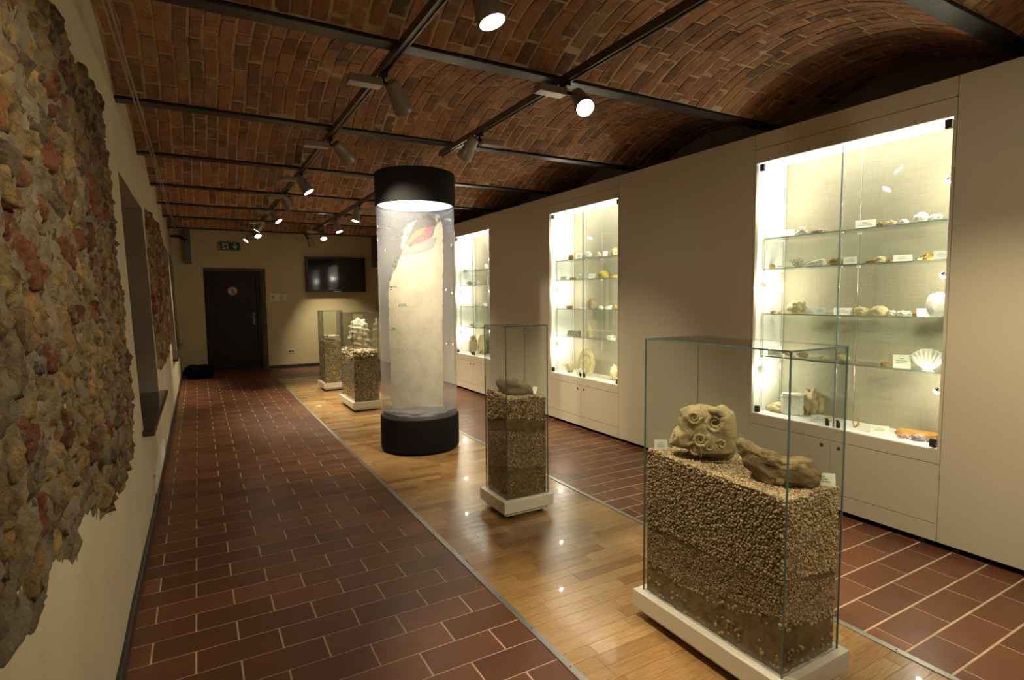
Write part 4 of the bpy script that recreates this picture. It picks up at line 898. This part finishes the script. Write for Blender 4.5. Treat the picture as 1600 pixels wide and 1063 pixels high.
glass_case((1.605, 1.97, 2.955, 3.30), (1.64, 1.945, 2.985, 3.272), 1.22, 'square glass case in the middle of the parquet with one flat brown nodule', 'brown gravel and sand layers filling the square middle glass case',
           [(.64, .9, -.06, .0095, 1), (.34, .57, -.06, .0068, 1), (.13, .28, 0, .006, .22)], .0060, 'gravel', z2, 12)
glass_case((1.605, 1.965, 6.83, 7.58), (1.64, 1.945, 6.86, 7.55), 1.22, 'glass case beyond the black column, holding a tall pale knobbly fossil', 'shell chips and pale stones filling the case beyond the black column',
           [(.66, .9, 0, .020, 1), (.13, .66, 0, .0085, .9)], .020, 'chips', z3, 13)
glass_case((1.605, 1.95, 8.65, 9.12), (1.635, 1.92, 8.68, 9.09), 1.22, 'farthest glass case on the parquet, holding a flat pale slab', 'coarse brown shell chips filling the farthest glass case',
           [(.13, .8, 0, .0095, 1)], .009, 'chips', z4, 14)

# fossils on the gravel -------------------------------------------------------
def outline_stone(name, c, right, out, depth, seed, mat, label, cat, amp=.012, freq=14, sub=5, flatp=.45, extra=None, tilt=0):
    # stone whose silhouette follows "out" (metres, in the plane facing -fwd), thickness "depth"
    right = Vector(right).normalized(); fwd = Vector((0, 0, 1)).cross(right); out = np.array(out)
    v0, f0 = ICO[sub]; V = []
    an = np.arctan2(out[:, 1], out[:, 0]); rr = np.hypot(out[:, 0], out[:, 1]); od = np.argsort(an); an = np.concatenate([an[od]-2*PI, an[od], an[od]+2*PI]); rr = np.tile(rr[od], 3)
    for p in v0:
        rho = math.hypot(p[1], p[2]); t = math.atan2(p[2], p[1]); R_ = float(np.interp(t, an, rr)); lat = rho**flatp*R_ if rho > 1e-6 else 0
        dq = math.copysign(abs(p[0])**.55, p[0])*depth/2*(1-.25*min(1, rho)**6)
        a, b_ = lat*math.cos(t), lat*math.sin(t)
        P = Vector(c) + right*a + Vector((0, 0, 1))*b_ + fwd*dq
        nv = (right*p[1] + Vector((0, 0, 1))*p[2] + fwd*p[0]).normalized()
        d = amp*noise.fractal(P*freq + Vector((seed, 0, 0)), .9, 2, 5)
        if extra: d += extra(a, b_, p[0])
        V.append(tuple(P + nv*d))
    T = empty(name, (c[0], c[1], min(v[2] for v in V)), label, cat)
    mesh_obj('stone_body', V, f0, mat, T, smooth=True)
    global LASTV; LASTV = np.array(V)
    return T, right, fwd
def px_out(pts, cx, cy, s): return [((a-cx)/s, -(b_-cy)/s) for a, b_ in pts]
def ammonite(T, C, right, up, nrm, R_, mat, turns=2.6, k=.20, seed=0, name='ammonite'):
    n_ = int(34*turns); m_ = 10; V = []; F = []; right, up, nrm = Vector(right), Vector(up), Vector(nrm); rnd = random.Random(seed); ph = rnd.uniform(0, 6)
    for i in range(n_+1):
        t = i/n_*turns*2*PI; r = R_*.80*math.exp(-k*(turns*2*PI-t)*.55); tr = r*.30*(1+.13*math.sin(t*9)); a = t+ph
        cc = Vector(C) + (right*math.cos(a) + up*math.sin(a))*r; rad = right*math.cos(a) + up*math.sin(a)
        for j in range(m_): b_ = 2*PI*j/m_; V.append(tuple(cc + rad*tr*math.cos(b_) + nrm*tr*.95*math.sin(b_)))
    for i in range(n_):
        for j in range(m_): F.append((i*m_+j, i*m_+(j+1) % m_, (i+1)*m_+(j+1) % m_, (i+1)*m_+j))
    F.append(tuple(range(m_))); F.append(tuple(range(n_*m_, (n_+1)*m_)))
    return mesh_obj(name, V, F, mat, T, smooth=True)
rtA = (.66, -.751, 0); zsA = 5.079*386
OA = px_out([(300, 60), (350, 30), (420, 8), (520, 15), (560, 30), (620, 10), (690, 50), (715, 110), (715, 180), (722, 260), (725, 330), (700, 420), (640, 455), (560, 450), (500, 440), (440, 410), (340, 370), (215, 335), (240, 260), (290, 200), (300, 120)], 490, 250, zsA)
CA = (1.775, 1.552, .832)
def exA(a, b_, d):
    q = 0
    if d < 0:
        q += .014*math.exp(-((a-.075)**2+(b_-.075)**2)/.0022) + .008*math.exp(-((a-.03)**2+(b_+.03)**2)/.0012)
        ra = math.hypot(a-.034, b_-.070); q -= .030*math.exp(-(ra/.020)**4)*(1+.35*math.sin(math.atan2(b_-.07, a-.034)*13)) if ra < .04 else 0
        if b_ < -.055 and a > -.01: q -= .03*min(1, (-.055-b_)/.03)
    return q
A, ri, fwv = outline_stone('ammonite_rock', CA, rtA, OA, .12, 3, MAT['ammonite'], 'upright sandy rock studded with spiral ammonites in the nearest glass case', 'fossil', amp=.010, freq=12, extra=exA, sub=6)
upv = Vector((0, 0, 1)); nn = -fwv
for i, (a, b_, r_, dd) in enumerate([(405, 90, 70, .002), (560, 122, 122, .006), (455, 258, 82, .001), (415, 350, 70, .002), (612, 285, 44, .003), (522, 312, 32, .002)]):
    c = Vector(CA) + Vector(ri)*((a-490)/zsA) + upv*(-(b_-250)/zsA)
    rel = LASTV - np.array(c); lat = rel - np.outer(rel@np.array(nn), np.array(nn)); near = np.linalg.norm(lat, axis=1) < r_/zsA*.8; c = c + nn*(float(np.median((rel@np.array(nn))[near & ((rel@np.array(nn)) > 0)]))+.003+dd)
    ammonite(A, c, ri, upv, nn, r_/zsA, MAT['ammonite'], 2.2 if r_ > 40 else 1.6, .2, i)
c = Vector(CA) + Vector(ri)*((262-490)/zsA) + upv*(-(262-250)/zsA) + nn*.045
ammonite(A, c, (Vector(ri)*.35+upv*.9).normalized(), (nn*.75+Vector(ri)*.4).normalized(), Vector(ri).cross(upv)*.3+Vector(ri)*.9, 45/zsA, MAT['ammonite'], 2.0, .2, 9)
zsB = 5.079*440
OB = px_out([(740, 275), (790, 280), (850, 320), (900, 345), (960, 352), (1030, 372), (1080, 400), (1140, 405), (1200, 382), (1270, 400), (1300, 445), (1355, 490), (1350, 530), (1300, 590), (1200, 585), (1120, 600), (1010, 602), (900, 580), (850, 530), (790, 480), (750, 410), (722, 340), (722, 295)], 1050, 490, zsB)
outline_stone('saddle_rock', (1.80, 1.236, .772), (.571, -.821, 0), OB, .125, 8, MAT['brownrock'], 'long brown saddle shaped fossil rock in the right half of the nearest glass case', 'fossil', amp=.011, freq=20, sub=6, extra=lambda a, b_, d: -.016*max(0, noise.noise(Vector((a*34, b_*34, d*3)))))
card(1.688, 1.708, .742, .055, .042, 'small printed card left of the ammonite rock in the nearest case', 'cards on the gravel', 'cardg', .9, .5)
card(1.89, 1.13, .722, .085, .045, 'pale card leaning behind the saddle shaped rock, nearest case', 'cards on the gravel', 'cardg', .72, .3)
def exN(a, b_, d): return -.006*math.exp(-((a/.07)**2+((b_)/.016)**2)) if d < .3 else 0
zsN = 3.22*238
ON = px_out([(130, 345), (150, 325), (200, 330), (245, 345), (280, 358), (310, 383), (316, 405), (290, 428), (240, 432), (190, 415), (150, 390), (132, 365)], 222, 380, zsN)
outline_stone('flat_nodule', (1.775, 3.12, .812), (.87, -.49, 0), ON, .12, 21, MAT['nodule'], 'flat grey brown oval nodule lying on the gravel of the square middle case', 'fossil', amp=.003, freq=16, extra=exN, flatp=.6)
card(1.885, 3.06, .765, .035, .045, 'tiny folded pale card right of the flat nodule in the middle case', 'cards on the gravel', 'cardw', .4, .5, lines=1)
zsC = 5.6*120
OC = px_out([(380, 230), (400, 180), (440, 165), (500, 175), (525, 240), (535, 310), (530, 380), (540, 420), (440, 430), (370, 410), (392, 350), (380, 290)], 455, 300, zsC)
def exC(a, b_, d): return .012*math.sin(b_*95+a*20)
outline_stone('knobbly_fossil', (1.80, 7.2, .93), (.97, -.24, 0), OC, .13, 33, MAT['palerock'], 'tall pale knobbly ribbed fossil standing in the case behind the black column', 'fossil', amp=.034, freq=16, extra=exC, flatp=.6)
v, f = lumpy((.24, .34, .085), 77, .3, 2.2, 4, box=.7)
put('pale_slab', v, f, MAT['palerock'], 1.78, 8.86, .765, .1, 'flat pale rock slab lying on chips in the farthest glass case', 'fossil', None)

# ------------------------------------------------------------------ black and clear display column
CX, CY = 1.78, 4.93
T = empty('display_column', (CX, CY, 0), 'tall clear acrylic display column between black drums', 'display column')
MB().lathe((CX, CY, 0), [(.0, .02), (.355, .02), (.363, .028), (.363, .315), (.358, .322), (.0, .322)], 96).build('base_drum', MAT['blackfelt'], T, smooth=False)
MB().lathe((CX, CY, 0), [(.0, 2.525), (.352, 2.525), (.362, 2.517), (.362, 2.235), (.340, 2.235), (.340, 2.30), (0, 2.30)], 96).build('top_drum', MAT['blackfelt'], T)
MB().lathe((CX, CY, 0), [(.350, .322), (.350, 2.24)], 96).build('acrylic_tube', MAT['acrylic'], T, smooth=True)
MB().lathe((CX, CY, 0), [(.0, 2.243), (.336, 2.243), (.336, 2.258), (0, 2.258)], 64).build('light_disc', MAT['colglow'], T)
for k in range(4):
    a = PI/4+k*PI/2+.35; x, y = CX+.27*math.cos(a), CY+.27*math.sin(a)
    MB().tube((x-.01, y, .0125), (x+.01, y, .0125), .0125, n=16).build('caster', MAT['chrome'], T)
o = MB().tube((CX-.01, CY, 2.525), (CX-.01, CY, 2.80), .0015, n=6).build('suspension_wire', MAT['alu'], T)
nV = Vector((-.339, -.941, 0)); sV = Vector((.941, -.339, 0)); OV = Vector((CX, CY, 0)) + nV*.02
def RP(s, z, d=0): return OV + sV*s + Vector((0, 0, z)) + nV*d
def slab(pts, d0, d1, mb=None, jag=0, seed=0):
    mb = mb or MB(); r = random.Random(seed); P = []
    for i in range(len(pts)):
        a, b_ = pts[i], pts[(i+1) % len(pts)]; L_ = math.hypot(b_[0]-a[0], b_[1]-a[1]); k = max(1, int(L_/.025)) if jag else 1
        for j in range(k): t = j/k; P.append((a[0]+(b_[0]-a[0])*t + (r.uniform(-jag, jag) if j else 0), a[1]+(b_[1]-a[1])*t + (r.uniform(-jag, jag) if j else 0)))
    n_ = len(P); v = [tuple(RP(a, b_, d1)) for a, b_ in P] + [tuple(RP(a, b_, d0)) for a, b_ in P]
    mb.add(v, [tuple(range(n_)), tuple(range(n_, 2*n_))[::-1]] + [(i, (i+1) % n_, (i+1) % n_+n_, i+n_) for i in range(n_)]); return mb
MAT['relief'] = stone_mat('cream_relief_plaster', (.42, .37, .27), (.53, .48, .36), (.60, .55, .43), 7, .8)
for nm, c in (('st_dark', (.018, .018, .014)), ('st_orange', (.42, .15, .012)), ('st_red', (.20, .03, .014)), ('st_grey', (.22, .22, .20)), ('leaf', (.045, .06, .025)), ('greysand', (.16, .16, .15)), ('topsoil', (.06, .03, .015))): MAT[nm] = M(nm, c, .85)
RT = empty('cliff_relief', tuple(RP(0, .33)), 'cream cliff relief with coloured rock strata inside the clear column', 'relief model')
outl = [(.213, .325), (-.255, .325), (-.258, .6), (-.256, .85), (-.262, 1.05), (-.259, 1.2), (-.254, 1.484), (-.246, 1.554), (-.186, 1.67), (-.150, 1.76), (-.119, 1.822), (-.128, 1.92), (-.098, 1.967), (-.075, 2.03), (-.055, 2.071), (.015, 2.107), (.175, 2.097), (.179, 2.161), (.22, 2.156), (.238, 2.05), (.243, 1.9), (.225, 1.2)]
slab(outl, -.07, .05, jag=.006, seed=4).build('cliff_body', MAT['relief'], RT)
def lay(nm, pts, mat, d): slab(pts, .045, d, jag=.003, seed=len(pts)).build(nm, mat, RT)
lay('grey_stratum', [(-.066, 1.862), (-.102, 1.80), (.026, 1.815), (.100, 1.84), (.150, 1.868), (.186, 1.951), (.098, 1.939), (-.013, 1.898)], MAT['st_grey'], .056)
lay('red_stratum', [(-.071, 1.88), (-.062, 1.858), (-.013, 1.892), (.057, 1.912), (.099, 1.94), (.146, 1.969), (.168, 2.062), (.095, 2.044), (.059, 1.985), (0, 1.952)], MAT['st_red'], .060)
lay('orange_stratum', [(-.091, 1.897), (-.046, 1.95), (-.004, 2.014), (.095, 2.052), (.07, 1.988), (.012, 1.957), (-.03, 1.912), (-.071, 1.886)], MAT['st_orange'], .064)
lay('dark_stratum', [(-.083, 1.926), (-.057, 1.973), (-.026, 2.055), (.019, 2.092), (.180, 2.094), (.174, 2.066), (.071, 2.036), (.001, 2.010), (-.04, 1.965), (-.076, 1.912)], MAT['st_dark'], .068)
lay('topsoil', [(-.015, 2.075), (.02, 2.104), (.178, 2.098), (.178, 2.086), (.03, 2.086)], MAT['topsoil'], .072)
for i, (s, z, r_) in enumerate([(-.085, 2.0, .035), (-.10, 1.93, .035), (-.118, 1.87, .03), (-.105, 1.82, .028), (-.06, 2.05, .022), (.20, 2.12, .026)]):
    v, f = lumpy((r_*1.5, r_*2, r_*2.2), 50+i, .25, 2, 3); p = RP(s, z-r_, .045); mesh_obj('boulder', v+np.array(p), f, MAT['relief'], RT, smooth=True)
for i, (s, z, r_) in enumerate([(.080, 2.145, .026), (.125, 2.14, .027), (.105, 2.165, .022), (.16, 2.115, .016), (-.005, 2.11, .013), (.02, 2.118, .012), (-.20, 1.70, .022), (-.185, 1.745, .020), (-.165, 1.775, .016), (-.235, 1.57, .018), (-.11, 2.0, .015)]):
    v, f = lumpy((r_*2, r_*2, r_*2), 90+i, .45, 3.5, 3); p = RP(s, z-r_, .03 if z < 1.9 else 0); mesh_obj('tree', v+np.array(p), f, MAT['leaf'], RT, smooth=True)
for s, z, w_, h_ in ((.135, 1.863, .045, .016), (-.205, 1.508, .055, .016), (-.235, 1.49, .02, .05), (-.139, 1.34, .095, .022), (-.222, 1.128, .05, .024), (.14, 1.97, .05, .012)):
    slab([(s-w_/2, z-h_/2), (s+w_/2, z-h_/2), (s+w_/2, z+h_/2), (s-w_/2, z+h_/2)], .05, .054).build('label', MAT['cardg'], RT)
    tb = MB()
    for q in (.22, -.22): slab([(s-w_*.36, z+h_*q-h_*.12), (s+w_*.42, z+h_*q-h_*.12), (s+w_*.42, z+h_*q+h_*.12), (s-w_*.36, z+h_*q+h_*.12)], .0545, .055, mb=tb)
    tb.build('label_print', MAT['print'], RT)
v, f = lumpy((.66, .66, .07), 5, .10, 3, 5); 
o = mesh_obj('grey_sand', v+np.array((CX, CY, .3225)), f, MAT['greysand'], smooth=True); tag(o, 'grey sand mound at the foot of the cliff relief in the column', 'sand', kind='stuff')

# ------------------------------------------------------------------ things on the end wall
T = empty('television', (2.57, 12.04, 1.54), 'large flat black television mounted high on the end wall', 'television')
MB().box(1.955, 3.175, 12.0, 12.075, 1.536, 2.266).build('casing', MAT['black'], T, bevel=.008)
MB().box(2.005, 3.125, 11.9975, 12.001, 1.585, 2.22).build('screen', MAT['screen'], T)
b = MB()
for k in range(7): b.box(2.50+k*.021, 2.516+k*.021, 11.997, 12.001, 1.551, 1.562)
b.build('maker_mark', MAT['signwhite'], T)
MB().box(2.3, 2.8, 12.075, 12.149, 1.75, 2.05).build('wall_bracket', MAT['steel'], T)
T = empty('exit_sign', (.6, 12.12, 2.345), 'green emergency exit sign with running figure and down arrow above the door', 'sign')
MB().box(.414, .783, 12.07, 12.15, 2.345, 2.506).build('housing', MAT['lampgrey'], T, bevel=.004)
MB().box(.430, .770, 12.064, 12.07, 2.358, 2.494).build('face', MAT['green'], T)
def sgn(pts, nm, mat=MAT['signwhite'], d=12.0635): b = MB(); [b.prism([(.43+a*.34, 2.358+c*.136) for a, c in p], d-.0012, d) for p in pts]; return b.build(nm, mat, T)
sgn([[(.72, .92), (.80, .92), (.80, .34), (.72, .34)], [(.62, .58), (.66, .66), (.78, .28), (.76, .10)], [(.90, .58), (.86, .66), (.74, .28), (.76, .10)]], 'arrow')
sgn([[(.10, .90), (.40, .90), (.40, .10), (.10, .10)]], 'doorway')
b = MB(); yq = 12.0618
for p in ([(.27, .80), (.31, .86), (.35, .80), (.31, .74)], [(.20, .70), (.34, .72), (.30, .46), (.20, .50)], [(.20, .70), (.12, .60), (.10, .50), (.14, .48), (.16, .58), (.22, .62)], [(.34, .70), (.40, .60), (.38, .56), (.31, .62)], [(.20, .50), (.28, .48), (.20, .30), (.04, .26), (.04, .34), (.16, .36)], [(.24, .48), (.31, .46), (.36, .30), (.30, .12), (.25, .12), (.30, .30)]):
    b.prism([(.43+a*.34, 2.358+c*.136) for a, c in p], yq-.001, yq)
b.build('running_figure', MAT['green'], T)
T = empty('alarm_box', (1.37, 12.13, 1.362), 'white rectangular control box on the end wall right of the door', 'control box')
MB().box(1.275, 1.465, 12.105, 12.15, 1.365, 1.518).build('box', MAT['white'], T, bevel=.004); MB().box(1.30, 1.345, 12.102, 12.105, 1.43, 1.475).build('keypad', MAT['lampgrey'], T)
T = empty('light_switch', (1.55, 12.14, 1.37), 'small white square light switch right of the control box', 'switch')
MB().box(1.512, 1.59, 12.14, 12.15, 1.375, 1.505).build('plate', MAT['white'], T, bevel=.002); MB().box(1.525, 1.577, 12.135, 12.14, 1.40, 1.48).build('rocker', MAT['white'], T, bevel=.002)
T = empty('wall_socket', (1.635, 12.14, .277), 'white double power socket low on the end wall', 'socket')
MB().box(1.576, 1.695, 12.14, 12.15, .290, .380).build('plate', MAT['white'], T, bevel=.002)
for x in (1.608, 1.663): MB().tube((x, 12.1395, .335), (x, 12.1375, .335), .020, n=20).build('outlet', MAT['black'], T)
def hanger(x0, x1, lab):
    T = empty('steel_hanger', ((x0+x1)/2, 12.06, 2.08), lab, 'steel post', 'steel stubs under the last beam')
    b = MB(); b.box(x0, x1, 12.0, 12.012, 2.08, 2.74).box(x0, x1, 12.10, 12.112, 2.08, 2.74).box((x0+x1)/2-.006, (x0+x1)/2+.006, 12.012, 12.10, 2.08, 2.74).box(x0, x0+.008, 12.012, 12.10, 2.08, 2.74)
    b.build('channel', MAT['hanger'], T)
MAT['hanger'] = M('grey_painted_steel', (.13, .135, .14), .5)
hanger(-.165, -.06, 'grey steel post stub hanging in the left corner beside the exit sign')
hanger(3.35, 3.45, 'grey steel post stub hanging in the right corner behind the column')
T = empty('wall_fitting', (-.28, 11.6, 2.5), 'small black fitting mounted under the ceiling in the left corner', 'fitting')
MB().box(-.36, -.19, 11.55, 11.72, 2.52, 2.56).build('bracket', MAT['black'], T, bevel=.004); b = MB(); b.tube((-.20, 11.6, 2.52), (-.12, 11.52, 2.45), .028, .036, 20); b.build('body', MAT['black'], T); MB().tube((-.12, 11.52, 2.45), (-.118, 11.518, 2.448), .014, n=16).build('lens', MAT['alu'], T)
v, f = lumpy((.48, .55, .235), 61, .22, 2.2, 4, box=.5)
o = put('cloth_bundle', v, f, MAT['blackcloth'], -.03, 11.5, 0.001, .1, 'crumpled black bundle lying on the tiles left of the door', 'bag', None)
# ventilation grille low on the left wall
T = empty('vent_grille', (-.30, 5.0, .075), 'long white ventilation grille low on the left wall past the nearest sill', 'grille')
b = MB(); xg = wx(5.0, .12)+.012; y0, y1, q0, q1 = 4.42, 5.62, .074, .215
b.box(xg-.03, xg, y0, y1, q0, q0+.014).box(xg-.03, xg, y0, y1, q1-.014, q1).box(xg-.03, xg, y0, y0+.02, q0, q1).box(xg-.03, xg, y1-.02, y1, q0, q1).box(xg-.03, xg, 5.0, 5.02, q0, q1); b.build('frame', MAT['white'], T, bevel=.002)
for k in range(8):
    z = q0+.022+k*.0125; b = MB(); b.add([(xg-.002, y0+.02, z), (xg-.002, y1-.02, z), (xg-.014, y1-.02, z+.010), (xg-.014, y0+.02, z+.010), (xg-.003, y0+.02, z-.0015), (xg-.003, y1-.02, z-.0015), (xg-.015, y1-.02, z+.0085), (xg-.015, y0+.02, z+.0085)], [(0, 1, 2, 3), (7, 6, 5, 4), (0, 4, 5, 1), (2, 6, 7, 3), (0, 3, 7, 4), (1, 5, 6, 2)]); b.build('slat', MAT['white'], T)
MB().box(xg-.035, xg-.02, y0+.01, y1-.01, q0, q1).build('dark_backing', MAT['steel'], T)
# thin conduits under the beams on the left
for i, x in enumerate((-.278, -.258)):
    o = MB().tube((x, -1.6, ZB-.008), (x, 12.0, ZB-.008), .0055, n=8).build('cable_conduit', MAT['lampgrey'])
    tag(o, ['thin grey conduit under the beams, the one closest to the left wall', 'thin grey conduit under the beams, right of its twin at the left wall'][i], 'conduit', 'conduits along the left wall')
b = MB(); cp = [(1.84, 3.60, 2.82), (1.85, 3.575, 2.755), (1.862, 3.535, 2.715), (1.862, 3.515, 2.675), (1.845, 3.535, 2.63), (1.835, 3.56, 2.60)]
for p, q in zip(cp[:-1], cp[1:]): b.tube(p, q, .0022, n=6)
o = b.build('ceiling_cable', MAT['white'], smooth=True); tag(o, 'short pale cable looping from the brick vault to the right light track', 'cable')

# ------------------------------------------------------------------ light tracks and spotlights
ZTK = 2.578
def track(x, y0, y1, lab):
    T = empty('light_track', (x, (y0+y1)/2, ZTK), lab, 'light track', 'light tracks under the beams')
    b = MB(); b.box(x-.018, x+.018, y0, y1, ZTK+.008, ZB).box(x-.018, x-.009, y0, y1, ZTK, ZTK+.008).box(x+.009, x+.018, y0, y1, ZTK, ZTK+.008); b.build('rail', MAT['track'], T)
    MB().box(x-.009, x+.009, y0, y1, ZTK+.006, ZTK+.008).build('slot', MAT['black'], T)
track(.905, -1.3, 12.05, 'long light track with nine spotlights, left of the two')
track(1.83, -1.3, 4.42, 'near light track on the right, ending above the square glass case')
track(1.83, 5.5, 11.1, 'far light track on the right, beyond the black column')
def proto_spot():
    T = empty('track_spotlight', (0, 0, 0), 'x', 'spotlight', 'spotlights on the tracks')
    b = MB(); b.box(-.016, .016, -.035, .035, -.022, 0).tube((0, 0, -.022), (0, 0, -.045), .009); b.build('track_adapter', MAT['black'], T, origin=(0, 0, 0), bevel=.002)
    MB().box(-.185, -.012, -.036, .036, -.075, -.036).build('gear_box', MAT['lampgrey'], T, origin=(0, 0, 0), bevel=.003)
    b = MB(); b.tube((-.012, 0, -.048), (.045, 0, -.048), .010); b.build('hinge_arm', MAT['black'], T, origin=(0, 0, 0))
    h = MB().lathe((0, 0, 0), [(0, .004), (.026, .004), (.036, -.004), (.038, -.02), (.043, -.07), (.049, -.115), (.0515, -.12), (.054, -.165), (.052, -.17), (.048, -.17), (.047, -.150), (0, -.150)], 40).build('lamp_head', MAT['lampgrey'], T, origin=(0, 0, 0))
    for p in h.data.polygons: p.use_smooth = True
    h.data.set_sharp_from_angle(angle=math.radians(35)) if hasattr(h.data, 'set_sharp_from_angle') else None
    MB().lathe((0, 0, 0), [(0, -.1515), (.045, -.1515), (.0465, -.158)], 40).build('lens', MAT['lampglow'], h, origin=(0, 0, 0))
    return T
PS = proto_spot(); first = True
def spot(x, y, back, d, lab, side=-1, power=1.0, ang=66, lit=True, glow=True):
    global first
    T = PS if first else copy_tree(PS)
    first = False; T.location = (x, y, ZTK); T['label'] = lab
    d = Vector(d).normalized(); bk = Vector(back)
    for c in T.children:
        n_ = c.name.split('.')[0]
        if n_ == 'gear_box': c.location = (0, 0, 0) if side < 0 else (.197, 0, 0)
        if n_ == 'hinge_arm': c.location = (0, 0, 0) if side < 0 else (-.033, 0, 0)
        if n_ == 'lamp_head':
            c.location = bk - Vector(T.location); c.rotation_mode = 'QUATERNION'; c.rotation_quaternion = Vector((0, 0, -1)).rotation_difference(d)
    l = bpy.data.lights.new('spot_beam', 'SPOT'); l.energy = SPOT_W*power; l.color = (1, .85, .58); l.spot_size = math.radians(ang); l.spot_blend = .85; l.shadow_soft_size = .03
    lo = bpy.data.objects.new('spot_beam', l); COL.objects.link(lo); lo.location = bk + d*.176; lo.rotation_mode = 'QUATERNION'; lo.rotation_quaternion = Vector((0, 0, -1)).rotation_difference(d)
TX, UX = .905, 1.83
SP = [(TX, 1.90, (.945, 1.90, 2.56), (.224, -.224, -.948), 'spotlight with glowing lens at the top edge of the photo, left track', -1, 1.0),
 (TX, 2.954, (.945, 2.954, 2.545), (.565, .342, -.751), 'dark backed spotlight second along the left track, aimed away to the right', -1, 1.0),
 (TX, 4.302, (.945, 4.302, 2.55), (.707, .347, -.617), 'silver spotlight third along the left track, aimed right', -1, 1.0),
 (TX, 5.62, (.88, 5.62, 2.55), (.513, -.19, -.837), 'spotlight with lit oval lens left of the column top, fourth on left track', -1, 1.0),
 (TX, 6.63, (.87, 6.63, 2.54), (.499, .355, -.79), 'unlit looking spotlight fifth along the left track', -1, 1.0),
 (TX, 7.89, (.88, 7.89, 2.545), (.531, -.265, -.805), 'spotlight with lit lens sixth along the left track', -1, 1.0),
 (TX, 9.01, (.90, 9.01, 2.55), (-.556, .062, -.829), 'spotlight seventh along the left track, its bright rim turned left', -1, 1.0),
 (TX, 9.91, (.86, 9.91, 2.55), (.216, -.54, -.813), 'spotlight eighth along the left track, glaring towards the viewer', -1, 1.0),
 (TX, 10.7, (.88, 10.7, 2.545), (-.609, -.133, -.782), 'last spotlight on the left track, beside the exit sign', -1, .8),
 (UX, 2.613, (1.91, 2.613, 2.535), (-.18, -.702, -.689), 'glaring spotlight facing the viewer on the near right track', -1, .8),
 (UX, 3.689, (1.79, 3.689, 2.545), (-.215, .644, -.735), 'silver spotlight at the end of the near right track, above the column', 1, 1.0),
 (UX, 7.12, (1.81, 7.12, 2.535), (-.211, -.043, -.976), 'lit spotlight just left of the column top, first on the far right track', 1, 1.0),
 (UX, 8.5, (1.83, 8.5, 2.545), (.252, -.202, -.946), 'lit spotlight second on the far right track', 1, 1.0),
 (UX, 9.84, (1.89, 9.84, 2.55), (.047, -.534, -.844), 'lit spotlight third on the far right track, above the television', -1, 1.0),
 (UX, 11.0, (1.88, 11.0, 2.55), (.273, .343, -.899), 'small dark spotlight at the far end of the far right track', -1, 1.0)]
for a in SP: spot(*a)
# the same tracks carry on overhead; unseen spots added to light the near end
spot(TX, 1.05, (.945, 1.05, 2.53), (-1.27, .95, -1.25), 'added unseen spotlight on the left track above the viewer, aimed at the rubble wall', -1, .50, 74)
spot(UX, .30, (1.87, .30, 2.53), (1.3, 1.0, -2.0), 'added spotlight on the right track above the viewer, aimed at the floor on the right', -1)
spot(UX, -.7, (1.87, -.7, 2.53), (.0, 2.2, -1.6), 'added unseen spotlight on the right track behind the viewer, aimed at the nearest case', -1, 1.0, 50)
spot(TX, -.8, (.945, -.8, 2.53), (2.4, 2.3, -1.5), 'added unseen spotlight on the left track behind the viewer, aimed at the display wall', -1, .5)
